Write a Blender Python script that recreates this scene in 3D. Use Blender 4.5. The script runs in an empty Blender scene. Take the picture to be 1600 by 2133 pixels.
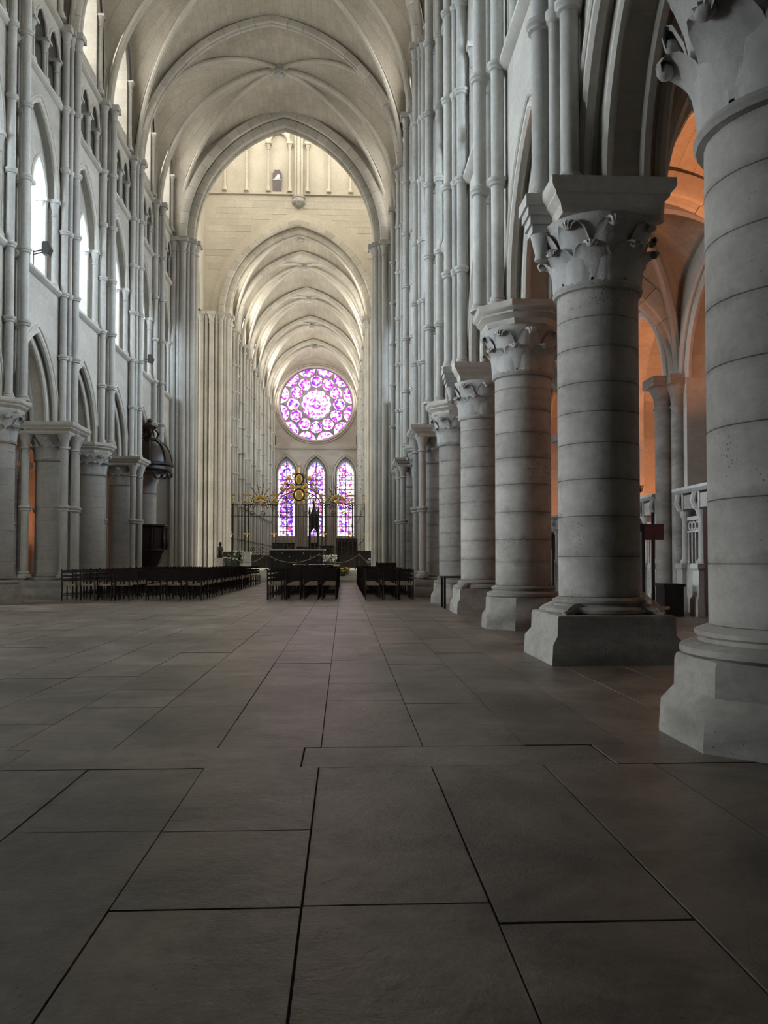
import bpy, math, random
from mathutils import Vector

RND = random.Random(11)
PI = math.pi
SC = bpy.context.scene
COL = SC.collection

# ------------------------------------------------------------------ camera
AX = -3.15          # x of the nave axis
EYE = 1.155         # height of the phone
FPX = 1787.0
cam_d = bpy.data.cameras.new('camera')
cam = bpy.data.objects.new('camera', cam_d)
COL.objects.link(cam)
cam_d.sensor_fit = 'VERTICAL'
cam_d.sensor_height = 36.0
cam_d.lens = FPX / 2133.0 * 36.0
cam_d.shift_y = 0.0242
cam_d.clip_start = 0.05
cam_d.clip_end = 400
cam.location = (0, 0, EYE)
cam.rotation_euler = (math.radians(90 + 1.6), 0, math.radians(-2.69))
SC.camera = cam

# ------------------------------------------------------------------ world and exposure
w = bpy.data.worlds.new('world')
SC.world = w
w.use_nodes = True
w.node_tree.nodes['Background'].inputs[0].default_value = (0.62, 0.74, 1.0, 1)
w.node_tree.nodes['Background'].inputs[1].default_value = 0.35
SC.view_settings.view_transform = 'Standard'
SC.view_settings.look = 'None'
SC.view_settings.gamma = 1.0
SC.view_settings.exposure = 0.9
SC.view_settings.use_curve_mapping = False
SC.cycles.max_bounces = 4
SC.cycles.diffuse_bounces = 3
SC.cycles.glossy_bounces = 2
SC.cycles.transmission_bounces = 2
SC.cycles.sample_clamp_indirect = 6.0
SC.cycles.use_adaptive_sampling = True
SC.cycles.adaptive_threshold = 0.03
SC.cycles.caustics_reflective = False
SC.cycles.caustics_refractive = False

# daylight radiance of the window panes (what the sky outside sends through them)
S_CLERE, S_GALL, S_LANT, S_TRANS, S_CHOIR, S_CHAP = 3.2, 33.0, 7.8, 6.2, 8.6, 24.0

# ------------------------------------------------------------------ materials
def nmat(name):
    m = bpy.data.materials.new(name)
    m.use_nodes = True
    nt = m.node_tree
    return m, nt, nt.nodes['Principled BSDF']

def N(nt, kind, **kw):
    n = nt.nodes.new(kind)
    for k, v in kw.items():
        if k.startswith('i_'):
            n.inputs[k[2:].replace('_', ' ')].default_value = v
        else:
            setattr(n, k, v)
    return n

def c4(c, f=1.0):
    return (c[0] * f, c[1] * f, c[2] * f, 1)

def stone(name, col, lo=0.72, hi=1.1, rough=0.88, bump=0.25, joints=None, bw=0.9, bh=0.34, spots=0.0, rand=0.10, dark=0.62, band=0.0, blotch=0.0, spec=0.25, jstain=0.0):
    m, nt, b = nmat(name)
    L = nt.links.new
    pos = N(nt, 'ShaderNodeNewGeometry').outputs['Position']
    n1 = N(nt, 'ShaderNodeTexNoise', i_Scale=0.55, i_Detail=6.0, i_Roughness=0.62)
    L(pos, n1.inputs['Vector'])
    r1 = N(nt, 'ShaderNodeValToRGB')
    r1.color_ramp.elements[0].position = 0.33
    r1.color_ramp.elements[0].color = c4(col, lo)
    r1.color_ramp.elements[1].position = 0.68
    r1.color_ramp.elements[1].color = c4(col, hi)
    L(n1.outputs['Fac'], r1.inputs['Fac'])
    n2 = N(nt, 'ShaderNodeTexNoise', i_Scale=9.0, i_Detail=5.0, i_Roughness=0.7)
    L(pos, n2.inputs['Vector'])
    r2 = N(nt, 'ShaderNodeMapRange', i_From_Min=0.3, i_From_Max=0.7, i_To_Min=0.88, i_To_Max=1.08)
    L(n2.outputs['Fac'], r2.inputs['Value'])
    oi = N(nt, 'ShaderNodeObjectInfo')
    r3 = N(nt, 'ShaderNodeMapRange', i_To_Min=1 - rand, i_To_Max=1 + rand)
    L(oi.outputs['Random'], r3.inputs['Value'])
    mul = N(nt, 'ShaderNodeMath', operation='MULTIPLY')
    L(r2.outputs[0], mul.inputs[0]); L(r3.outputs[0], mul.inputs[1])
    fac = mul.outputs[0]
    bh_in = n2.outputs['Fac']
    if joints:
        if joints == 'uv':
            vec = N(nt, 'ShaderNodeUVMap').outputs[0]
        else:
            sp = N(nt, 'ShaderNodeSeparateXYZ'); L(pos, sp.inputs[0])
            cb = N(nt, 'ShaderNodeCombineXYZ')
            L(sp.outputs['Y' if joints == 'yz' else 'X'], cb.inputs[0])
            L(sp.outputs['Z'], cb.inputs[1])
            vec = cb.outputs[0]
        bk = N(nt, 'ShaderNodeTexBrick', i_Scale=1.0, i_Mortar_Size=0.008, i_Brick_Width=bw, i_Row_Height=bh)
        bk.inputs['Color1'].default_value = (1, 1, 1, 1)
        bk.inputs['Color2'].default_value = (0.86, 0.86, 0.86, 1)
        bk.inputs['Mortar'].default_value = (dark, dark, dark, 1)
        bk.inputs['Mortar Smooth'].default_value = 0.3
        L(vec, bk.inputs['Vector'])
        m2 = N(nt, 'ShaderNodeMath', operation='MULTIPLY')
        L(bk.outputs['Color'], m2.inputs[0]); L(fac, m2.inputs[1])
        fac = m2.outputs[0]
    if band > 0:      # water stains in horizontal beds
        sp = N(nt, 'ShaderNodeSeparateXYZ'); L(pos, sp.inputs[0])
        mp = N(nt, 'ShaderNodeMapping'); mp.inputs['Scale'].default_value = (1.0, 1.0, 2.4)
        L(pos, mp.inputs['Vector'])
        nb = N(nt, 'ShaderNodeTexNoise', i_Scale=1.0, i_Detail=5.0, i_Roughness=0.7)
        L(mp.outputs[0], nb.inputs['Vector'])
        rb = N(nt, 'ShaderNodeMapRange', i_From_Min=0.42, i_From_Max=0.66, i_To_Min=1.0, i_To_Max=1 - band)
        L(nb.outputs['Fac'], rb.inputs['Value'])
        m5 = N(nt, 'ShaderNodeMath', operation='MULTIPLY')
        L(rb.outputs[0], m5.inputs[0]); L(fac, m5.inputs[1])
        fac = m5.outputs[0]
    if jstain > 0:    # damp stains creeping from the bed joints of a unit-high drum
        tc = N(nt, 'ShaderNodeTexCoord'); so = N(nt, 'ShaderNodeSeparateXYZ'); L(tc.outputs['Object'], so.inputs[0])
        d1 = N(nt, 'ShaderNodeMath', operation='SUBTRACT'); L(so.outputs['Z'], d1.inputs[0]); d1.inputs[1].default_value = 0.5
        d2 = N(nt, 'ShaderNodeMath', operation='ABSOLUTE'); L(d1.outputs[0], d2.inputs[0])
        nj = N(nt, 'ShaderNodeTexNoise', i_Scale=2.6, i_Detail=6.0, i_Roughness=0.7); L(pos, nj.inputs['Vector'])
        d3 = N(nt, 'ShaderNodeMath', operation='MULTIPLY_ADD'); L(nj.outputs['Fac'], d3.inputs[0]); d3.inputs[1].default_value = 0.9; L(d2.outputs[0], d3.inputs[2])
        rj = N(nt, 'ShaderNodeMapRange', i_From_Min=0.80, i_From_Max=1.05, i_To_Min=1.0, i_To_Max=1 - jstain)
        L(d3.outputs[0], rj.inputs['Value'])
        m7 = N(nt, 'ShaderNodeMath', operation='MULTIPLY')
        L(rj.outputs[0], m7.inputs[0]); L(fac, m7.inputs[1])
        fac = m7.outputs[0]
    if blotch > 0:    # worn and damp patches
        nb = N(nt, 'ShaderNodeTexNoise', i_Scale=1.15, i_Detail=8.0, i_Roughness=0.68, i_Distortion=0.6)
        L(pos, nb.inputs['Vector'])
        rb = N(nt, 'ShaderNodeMapRange', i_From_Min=0.38, i_From_Max=0.62, i_To_Min=1 - blotch, i_To_Max=1 + blotch * 0.6)
        L(nb.outputs['Fac'], rb.inputs['Value'])
        m6 = N(nt, 'ShaderNodeMath', operation='MULTIPLY')
        L(rb.outputs[0], m6.inputs[0]); L(fac, m6.inputs[1])
        fac = m6.outputs[0]
    if spots > 0:     # pits and specks in patches
        vo = N(nt, 'ShaderNodeTexVoronoi', i_Scale=26.0)
        L(pos, vo.inputs['Vector'])
        n3 = N(nt, 'ShaderNodeTexNoise', i_Scale=1.6, i_Detail=3.0)
        L(pos, n3.inputs['Vector'])
        th = N(nt, 'ShaderNodeMapRange', i_From_Min=0.5, i_From_Max=0.75, i_To_Min=0.0, i_To_Max=0.34)
        L(n3.outputs['Fac'], th.inputs['Value'])
        lt = N(nt, 'ShaderNodeMath', operation='LESS_THAN')
        L(vo.outputs['Distance'], lt.inputs[0]); L(th.outputs[0], lt.inputs[1])
        m3 = N(nt, 'ShaderNodeMath', operation='MULTIPLY_ADD', use_clamp=False)
        L(lt.outputs[0], m3.inputs[0]); m3.inputs[1].default_value = -spots; m3.inputs[2].default_value = 1.0
        m4 = N(nt, 'ShaderNodeMath', operation='MULTIPLY')
        L(m3.outputs[0], m4.inputs[0]); L(fac, m4.inputs[1])
        fac = m4.outputs[0]
    vm = N(nt, 'ShaderNodeVectorMath', operation='SCALE')
    L(r1.outputs['Color'], vm.inputs[0]); L(fac, vm.inputs['Scale'])
    L(vm.outputs[0], b.inputs['Base Color'])
    b.inputs['Roughness'].default_value = rough
    b.inputs['Specular IOR Level'].default_value = spec
    bp = N(nt, 'ShaderNodeBump', i_Strength=bump, i_Distance=0.02)
    L(fac if joints else bh_in, bp.inputs['Height'])
    L(bp.outputs[0], b.inputs['Normal'])
    return m

def plain(name, col, rough=0.6, metal=0.0, var=0.25, spec=0.5, scale=8.0):
    m, nt, b = nmat(name)
    L = nt.links.new
    tc = N(nt, 'ShaderNodeTexCoord')
    n1 = N(nt, 'ShaderNodeTexNoise', i_Scale=scale, i_Detail=4.0)
    L(tc.outputs['Object'], n1.inputs['Vector'])
    r1 = N(nt, 'ShaderNodeValToRGB')
    r1.color_ramp.elements[0].position = 0.3
    r1.color_ramp.elements[0].color = c4(col, 1 - var)
    r1.color_ramp.elements[1].position = 0.7
    r1.color_ramp.elements[1].color = c4(col, 1 + var)
    L(n1.outputs['Fac'], r1.inputs['Fac'])
    L(r1.outputs['Color'], b.inputs['Base Color'])
    b.inputs['Roughness'].default_value = rough
    b.inputs['Metallic'].default_value = metal
    b.inputs['Specular IOR Level'].default_value = spec
    return m

def pane_mat(name, col, strength):
    m = bpy.data.materials.new(name)
    m.use_nodes = True
    nt = m.node_tree
    nt.nodes.clear()
    L = nt.links.new
    out = N(nt, 'ShaderNodeOutputMaterial')
    em = N(nt, 'ShaderNodeEmission')
    pos = N(nt, 'ShaderNodeNewGeometry').outputs['Position']
    vo = N(nt, 'ShaderNodeTexVoronoi', i_Scale=4.0)
    L(pos, vo.inputs['Vector'])
    r = N(nt, 'ShaderNodeMapRange', i_To_Min=0.8, i_To_Max=1.15)
    sp = N(nt, 'ShaderNodeSeparateColor'); L(vo.outputs['Color'], sp.inputs[0])
    L(sp.outputs[0], r.inputs['Value'])
    vm = N(nt, 'ShaderNodeVectorMath', operation='SCALE')
    vm.inputs[0].default_value = col
    L(r.outputs[0], vm.inputs['Scale'])
    L(vm.outputs[0], em.inputs['Color'])
    em.inputs['Strength'].default_value = strength
    L(em.outputs[0], out.inputs[0])
    return m

def stained(name, stops, strength, scale, off=0.0, ring=False):
    m = bpy.data.materials.new(name)
    m.use_nodes = True
    nt = m.node_tree
    nt.nodes.clear()
    L = nt.links.new
    out = N(nt, 'ShaderNodeOutputMaterial')
    em = N(nt, 'ShaderNodeEmission')
    pos = N(nt, 'ShaderNodeNewGeometry').outputs['Position']
    vo = N(nt, 'ShaderNodeTexVoronoi', i_Scale=scale)
    L(pos, vo.inputs['Vector'])
    no = N(nt, 'ShaderNodeTexNoise', i_Scale=scale * 0.28, i_Detail=2.0)
    L(pos, no.inputs['Vector'])
    sp = N(nt, 'ShaderNodeSeparateColor'); L(vo.outputs['Color'], sp.inputs[0])
    ad = N(nt, 'ShaderNodeMath', operation='MULTIPLY_ADD')
    L(no.outputs['Fac'], ad.inputs[0]); ad.inputs[1].default_value = 0.9
    L(sp.outputs[0], ad.inputs[2])
    mp = N(nt, 'ShaderNodeMapRange', i_From_Min=0.15 - off, i_From_Max=1.3 - off)
    val = ad.outputs[0]
    if ring:      # each roundel has a coloured ring round its pale picture
        tc = N(nt, 'ShaderNodeTexCoord')
        ln = N(nt, 'ShaderNodeVectorMath', operation='LENGTH'); L(tc.outputs['Object'], ln.inputs[0])
        q1 = N(nt, 'ShaderNodeMath', operation='SUBTRACT'); L(ln.outputs['Value'], q1.inputs[0]); q1.inputs[1].default_value = 0.43
        q2 = N(nt, 'ShaderNodeMath', operation='ABSOLUTE'); L(q1.outputs[0], q2.inputs[0])
        q3 = N(nt, 'ShaderNodeMapRange', i_From_Min=0.06, i_From_Max=0.13, i_To_Min=-0.45, i_To_Max=-0.04); L(q2.outputs[0], q3.inputs['Value'])
        q4 = N(nt, 'ShaderNodeMath', operation='ADD'); L(val, q4.inputs[0]); L(q3.outputs[0], q4.inputs[1])
        val = q4.outputs[0]
    L(val, mp.inputs['Value'])
    r = N(nt, 'ShaderNodeValToRGB')
    cr = r.color_ramp
    cr.interpolation = 'CONSTANT'
    while len(cr.elements) < len(stops):
        cr.elements.new(0.5)
    for e, (p, c) in zip(cr.elements, stops):
        e.position = p
        e.color = c4(c)
    L(mp.outputs[0], r.inputs['Fac'])
    L(r.outputs['Color'], em.inputs['Color'])
    em.inputs['Strength'].default_value = strength
    L(em.outputs[0], out.inputs[0])
    return m

LIME = (0.56, 0.53, 0.465)
M = {}
M['wall'] = stone('nave_wall_limestone', LIME, lo=0.86, hi=1.06, joints='yz', bw=0.95, bh=0.38, dark=0.84, bump=0.15)
M['dress'] = stone('dressed_limestone', LIME, lo=0.84, hi=1.08, bump=0.2)
M['shaft'] = stone('shaft_limestone', (0.52, 0.505, 0.46), lo=0.8, hi=1.1, bump=0.3, rand=0.06)
M['column'] = stone('weathered_column_limestone', (0.44, 0.415, 0.375), lo=0.74, hi=1.1, bump=0.4, spots=0.55, rand=0.08, band=0.35)
M['drum'] = stone('stained_drum_limestone', (0.45, 0.425, 0.385), lo=0.8, hi=1.1, bump=0.4, spots=0.55, rand=0.07, band=0.2, jstain=0.34)
M['pale_drum'] = stone('pale_drum_limestone', (0.45, 0.43, 0.39), lo=0.85, hi=1.08, bump=0.3, rand=0.04, band=0.12)
M['web'] = stone('vault_web_limestone', (0.53, 0.485, 0.40), lo=0.84, hi=1.06, joints='uv', bw=0.8, bh=0.26, dark=0.72, bump=0.35)
M['ashlar'] = stone('cream_ashlar', (0.60, 0.56, 0.48), lo=0.88, hi=1.06, bump=0.2, rand=0.07)
M['bed'] = stone('cream_wall_bed', (0.585, 0.545, 0.465), lo=0.86, hi=1.05, bump=0.2)
M['xwall'] = stone('choir_end_wall_limestone', (0.56, 0.51, 0.45), lo=0.86, hi=1.05, joints='xz', bw=1.1, bh=0.5, dark=0.85, bump=0.15)
M['slab'] = stone('worn_floor_slab', (0.212, 0.175, 0.142), lo=0.66, hi=1.16, rough=0.42, bump=0.5, spots=0.5, rand=0.14, blotch=0.42, spec=0.5)
M['grout'] = stone('floor_joint', (0.10, 0.085, 0.072), bump=0.3)
M['carved'] = stone('carved_pale_stone', (0.5, 0.49, 0.46), lo=0.75, hi=1.1, bump=0.5)
M['dark'] = plain('shade_painted_stone', (0.045, 0.042, 0.04), 0.9)  # near-black base colour carries the shade of the passages
M['wood'] = plain('near_black_oak', (0.022, 0.014, 0.011), 0.38, var=0.4)
M['chair'] = plain('dark_stained_chair_wood', (0.016, 0.008, 0.0065), 0.6, var=0.4, spec=0.25)
M['straw'] = plain('woven_straw', (0.27, 0.20, 0.115), 0.8, var=0.35, scale=30)
M['iron'] = plain('black_wrought_iron', (0.036, 0.032, 0.028), 0.45, metal=0.5)
M['gold'] = plain('gilded_iron', (0.62, 0.44, 0.15), 0.38, metal=0.85, var=0.2)
M['cloth'] = plain('black_altar_cloth', (0.016, 0.016, 0.017), 0.8)
M['white'] = plain('white_marble', (0.66, 0.65, 0.62), 0.5, var=0.08)
M['bronze'] = plain('dark_bronze', (0.02, 0.018, 0.016), 0.4, metal=0.4)
M['leaf'] = plain('green_leaves', (0.035, 0.08, 0.03), 0.5, var=0.5)
M['petal'] = plain('white_petals', (0.7, 0.7, 0.66), 0.6, var=0.1)
M['yellow'] = plain('yellow_petals', (0.65, 0.42, 0.04), 0.6, var=0.2)
M['rope'] = plain('pale_rope', (0.24, 0.22, 0.19), 0.8)
M['red'] = plain('dull_red_board', (0.09, 0.022, 0.018), 0.6, var=0.15)
M['paper'] = plain('pale_blue_printed_panel', (0.33, 0.37, 0.4), 0.6, var=0.2, scale=5)
M['door'] = plain('brown_door_wood', (0.045, 0.022, 0.018), 0.3, var=0.3)
M['lead'] = plain('dark_lead', (0.035, 0.033, 0.04), 0.6)
M['tracery'] = stone('rose_tracery_stone', (0.38, 0.34, 0.39), bump=0.2)
COOL = (0.76, 0.88, 1.0)
WARM = (1.0, 0.95, 0.85)
M['p_clere'] = pane_mat('clerestory_daylight_glass', (1.0, 0.975, 0.92), S_CLERE)
M['p_gall'] = pane_mat('gallery_daylight_glass', (0.70, 0.84, 1.0), S_GALL)
M['p_gallc'] = pane_mat('choir_gallery_daylight_glass', (0.82, 0.91, 1.0), 12.0)
M['p_chap'] = pane_mat('added_chapel_glass', (0.84, 0.92, 1.0), S_CHAP)
M['p_lant'] = pane_mat('lantern_daylight_glass', WARM, S_LANT)
M['p_trans'] = pane_mat('transept_daylight_glass', WARM, S_TRANS)
M['p_choir'] = pane_mat('choir_daylight_glass', (1.0, 0.96, 0.88), S_CHOIR)
M['rose'] = stained('rose_stained_glass', [(0, (0.12, 0.03, 0.7)), (0.14, (0.5, 0.05, 0.75)), (0.3, (0.9, 0.06, 0.36)), (0.44, (0.95, 0.3, 0.8)), (0.55, (0.97, 0.74, 0.97)), (0.63, (1, 1, 1))], 1.25, 4.6, 0.0, True)
LST = [(0, (0.02, 0.015, 0.2)), (0.16, (0.12, 0.05, 0.65)), (0.40, (0.42, 0.08, 0.62)), (0.5, (0.85, 0.06, 0.15)), (0.57, (0.95, 0.35, 0.75)), (0.68, (0.92, 0.88, 1)), (0.95, (1, 0.75, 0.5))]
M['lancet0'] = stained('violet_lancet_glass', LST, 0.95, 5.2, -0.14)
M['lancet1'] = stained('blue_white_lancet_glass', LST, 1.1, 5.2, -0.05)
M['lancet2'] = stained('pink_lancet_glass', LST, 1.15, 5.2, 0.02)
M['border'] = stained('lancet_border_glass', [(0, (1, 0.7, 0.8)), (0.35, (1, 0.95, 1)), (0.8, (1, 0.85, 0.6))], 1.8, 5.0)

# ------------------------------------------------------------------ mesh helpers
class MB:
    def __init__(self):
        self.v = []; self.f = []; self.uv = None
    def add(self, vs, fs):
        o = len(self.v)
        self.v.extend(vs)
        self.f.extend([tuple(i + o for i in f) for f in fs])
    def box(self, x0, x1, y0, y1, z0, z1):
        self.add([(x0, y0, z0), (x1, y0, z0), (x1, y1, z0), (x0, y1, z0), (x0, y0, z1), (x1, y0, z1), (x1, y1, z1), (x0, y1, z1)],
                 [(3, 2, 1, 0), (4, 5, 6, 7), (0, 1, 5, 4), (1, 2, 6, 5), (2, 3, 7, 6), (3, 0, 4, 7)])
    def cbox(self, cx, cy, cz, sx, sy, sz):
        self.box(cx - sx / 2, cx + sx / 2, cy - sy / 2, cy + sy / 2, cz - sz / 2, cz + sz / 2)
    def lathe(self, prof, n=16, cx=0, cy=0, cz=0, ph=0.0, caps=True, poly=False, arc=None):
        k = 1.0 / math.cos(PI / n) if poly else 1.0
        vs = []; fs = []
        for r, z in prof:
            for i in range(n):
                a = ph + 2 * PI * i / n
                vs.append((cx + r * k * math.cos(a), cy + r * k * math.sin(a), cz + z))
        for j in range(len(prof) - 1):
            for i in range(n):
                i2 = (i + 1) % n
                fs.append((j * n + i, j * n + i2, (j + 1) * n + i2, (j + 1) * n + i))
        if caps:
            fs.append(tuple(range(n - 1, -1, -1)))
            fs.append(tuple((len(prof) - 1) * n + i for i in range(n)))
        self.add(vs, fs)
    def tube(self, pts, r, n=8, nrm=None, closed=False, caps=True, flat=1.0):
        P = [Vector(p) for p in pts]
        m = len(P)
        vs = []; fs = []
        for i, p in enumerate(P):
            if closed:
                t = P[(i + 1) % m] - P[i - 1]
            else:
                t = P[min(i + 1, m - 1)] - P[max(i - 1, 0)]
            t.normalize()
            if nrm is not None:
                nn = Vector(nrm)
            else:
                nn = Vector((0, 0, 1)) if abs(t.z) < 0.9 else Vector((1, 0, 0))
            nn = (nn - t * nn.dot(t))
            if nn.length < 1e-6:
                nn = t.orthogonal()
            nn.normalize()
            bb = t.cross(nn)
            rr = r[i] if isinstance(r, (list, tuple)) else r
            for k in range(n):
                a = 2 * PI * (k + 0.5) / n
                q = p + nn * (rr * math.cos(a)) + bb * (rr * flat * math.sin(a))
                vs.append(tuple(q))
        last = m if closed else m - 1
        for i in range(last):
            i2 = (i + 1) % m
            for k in range(n):
                k2 = (k + 1) % n
                fs.append((i * n + k, i * n + k2, i2 * n + k2, i2 * n + k))
        if caps and not closed:
            fs.append(tuple(range(n - 1, -1, -1)))
            fs.append(tuple((m - 1) * n + k for k in range(n)))
        self.add(vs, fs)
    def sphere(self, c, r, n=8, m=5, sq=(1, 1, 1)):
        vs = []; fs = []
        for j in range(m + 1):
            t = PI * j / m
            for i in range(n):
                a = 2 * PI * i / n
                vs.append((c[0] + r * sq[0] * math.sin(t) * math.cos(a), c[1] + r * sq[1] * math.sin(t) * math.sin(a), c[2] + r * sq[2] * math.cos(t)))
        for j in range(m):
            for i in range(n):
                i2 = (i + 1) % n
                fs.append((j * n + i, (j + 1) * n + i, (j + 1) * n + i2, j * n + i2))
        self.add(vs, fs)
    def prism(self, poly, y0, y1, mp=None):
        # poly: list of (a, z); extruded along b
        mp = mp or (lambda a, b, z: (a, b, z))
        n = len(poly)
        vs = [mp(a, y0, z) for a, z in poly] + [mp(a, y1, z) for a, z in poly]
        fs = [tuple(range(n)), tuple(range(2 * n - 1, n - 1, -1))]
        for i in range(n):
            j = (i + 1) % n
            fs.append((i, i + n, j + n, j))
        self.add(vs, fs)
    def grid(self, fn, nu, nv, uvs=None):
        vs = []; fs = []
        for i in range(nu + 1):
            for j in range(nv + 1):
                vs.append(fn(i / nu, j / nv))
        for i in range(nu):
            for j in range(nv):
                a = i * (nv + 1) + j
                fs.append((a, a + nv + 1, a + nv + 2, a + 1))
        self.add(vs, fs)
        if uvs:
            if self.uv is None:
                self.uv = []
            for i in range(nu + 1):
                for j in range(nv + 1):
                    self.uv.append(uvs(i / nu, j / nv))
    def mesh(self, name, mat, smooth=True, ang=38, mats=None):
        me = bpy.data.meshes.new(name)
        me.from_pydata(self.v, [], self.f)
        if self.uv:
            ul = me.uv_layers.new(name='UVMap')
            for l in me.loops:
                ul.data[l.index].uv = self.uv[l.vertex_index]
        me.materials.append(mat)
        if smooth:
            me.polygons.foreach_set('use_smooth', [True] * len(me.polygons))
            me.set_sharp_from_angle(angle=math.radians(ang))
        me.update()
        return me

def inst(name, me, parent=None, loc=(0, 0, 0), rot=(0, 0, 0), sc=(1, 1, 1)):
    o = bpy.data.objects.new(name, me)
    COL.objects.link(o)
    o.parent = parent
    o.location = loc
    o.rotation_euler = rot
    o.scale = sc
    return o

def build(mb, name, mat, parent=None, loc=(0, 0, 0), rot=(0, 0, 0), smooth=True, ang=38):
    return inst(name, mb.mesh(name, mat, smooth, ang), parent, loc, rot)

def tag(o, label=None, cat=None, group=None, kind=None):
    if label: o['label'] = label
    if cat: o['category'] = cat
    if group: o['group'] = group
    if kind: o['kind'] = kind
    return o

def empty(name, loc=(0, 0, 0), rot=(0, 0, 0), parent=None):
    e = inst(name, None, parent, loc, rot)
    e.empty_display_size = 0.2
    return e

def thing(name, label, cat, loc=(0, 0, 0), rot=(0, 0, 0), group=None):
    return tag(empty(name, loc, rot), label, cat, group)

def struct(name, loc=(0, 0, 0), label=None):
    o = empty(name, loc)
    o['kind'] = 'structure'
    if label: o['label'] = label
    return o

def arch_h(x, half, rise):
    """height of a two-centred pointed arch above its springing at offset x"""
    r = (half * half + rise * rise) / (2 * half)
    q = r * r - (abs(x) + r - half) ** 2
    return math.sqrt(max(q, 0.0))

def arch_pts(half, rise, K=10):
    """left springing -> apex -> right springing, evenly along the arcs"""
    r = (half * half + rise * rise) / (2 * half)
    c = r - half
    tm = math.acos(max(-1, min(1, c / r)))
    out = []
    for i in range(K + 1):
        t = tm * i / K
        out.append((-(r * math.cos(t) - c), r * math.sin(t)))
    return out + [(-a, z) for a, z in reversed(out[:-1])]

def arched_wall(mb, a0, a1, z0, z1, arches, b0, b1, mp, K=9, back=True, top=False):
    """wall in the a-z plane from b0 (front) to b1 with pointed openings (ac, half, spring, rise, sill)"""
    def quad(p, q, r_, s_):
        mb.add([p, q, r_, s_], [(0, 1, 2, 3)])
    def face(aa, ab, za0, za1, zb0, zb1):
        for b in ((b0, b1) if back else (b0,)):
            quad(mp(aa, b, za0), mp(ab, b, zb0), mp(ab, b, zb1), mp(aa, b, za1))
    cur = a0
    for (ac, half, spring, rise, sill) in sorted(arches):
        if ac - half > cur + 1e-6:
            face(cur, ac - half, z0, z1, z0, z1)
        pts = arch_pts(half, rise, K)
        for (p, q) in zip(pts[:-1], pts[1:]):
            face(ac + p[0], ac + q[0], spring + p[1], z1, spring + q[1], z1)
            quad(mp(ac + p[0], b0, spring + p[1]), mp(ac + q[0], b0, spring + q[1]), mp(ac + q[0], b1, spring + q[1]), mp(ac + p[0], b1, spring + p[1]))
        for sg in (-1, 1):
            if spring > sill + 1e-6:
                quad(mp(ac + sg * half, b0, sill), mp(ac + sg * half, b0, spring), mp(ac + sg * half, b1, spring), mp(ac + sg * half, b1, sill))
        if sill > z0 + 1e-6:
            face(ac - half, ac + half, z0, sill, z0, sill)
            quad(mp(ac - half, b0, sill), mp(ac + half, b0, sill), mp(ac + half, b1, sill), mp(ac - half, b1, sill))
        cur = ac + half
    if a1 > cur + 1e-6:
        face(cur, a1, z0, z1, z0, z1)
    if top:
        quad(mp(a0, b0, z1), mp(a1, b0, z1), mp(a1, b1, z1), mp(a0, b1, z1))

def arch_path(ac, half, spring, rise, b, mp, foot=None, K=10):
    pts = [(a + ac, z + spring) for a, z in arch_pts(half, rise, K)]
    if foot is not None and foot < spring - 1e-6:
        pts = [(ac - half, foot)] + pts + [(ac + half, foot)]
    return [mp(a, b, z) for a, z in pts]

# ------------------------------------------------------------------ levels of the nave elevation
LB = 4.4                      # one bay
Y0 = 0.35 * LB                # bay line n lies at Y0 + n*LB
def YN(n): return Y0 + n * LB
Z_AB, Z_S1, Z_S2, Z_S3 = 5.48, 9.6, 15.6, 18.2
H_IN, H_WEB, H_CTR = 24.25, 24.62, 25.05
U_WALL = 5.92
U_COL = 6.2
YW, YE, YEND = YN(10), 59.4, 97.6     # west crossing arch, east crossing arch, end wall
CB = (YEND - YE - 0.2) / 9.0          # choir bay
CSH = 0.75                            # the choir is narrower by this on each side

wall_left = struct('wall_left', label='north nave wall with arcade gallery triforium and clerestory')
wall_right = struct('wall_right', label='nave wall above the columns opposite the pulpit')
wall_choir_l = struct('wall_choir_left', label='choir wall of ringed shafts beyond the crossing, statue side')
wall_choir_r = struct('wall_choir_right', label='choir wall of ringed shafts beyond the crossing, opposite side')
ceiling = struct('ceiling', label='ribbed stone vaults of nave, aisles and choir')
floor = struct('floor', label='worn stone slab floor of the nave')

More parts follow.
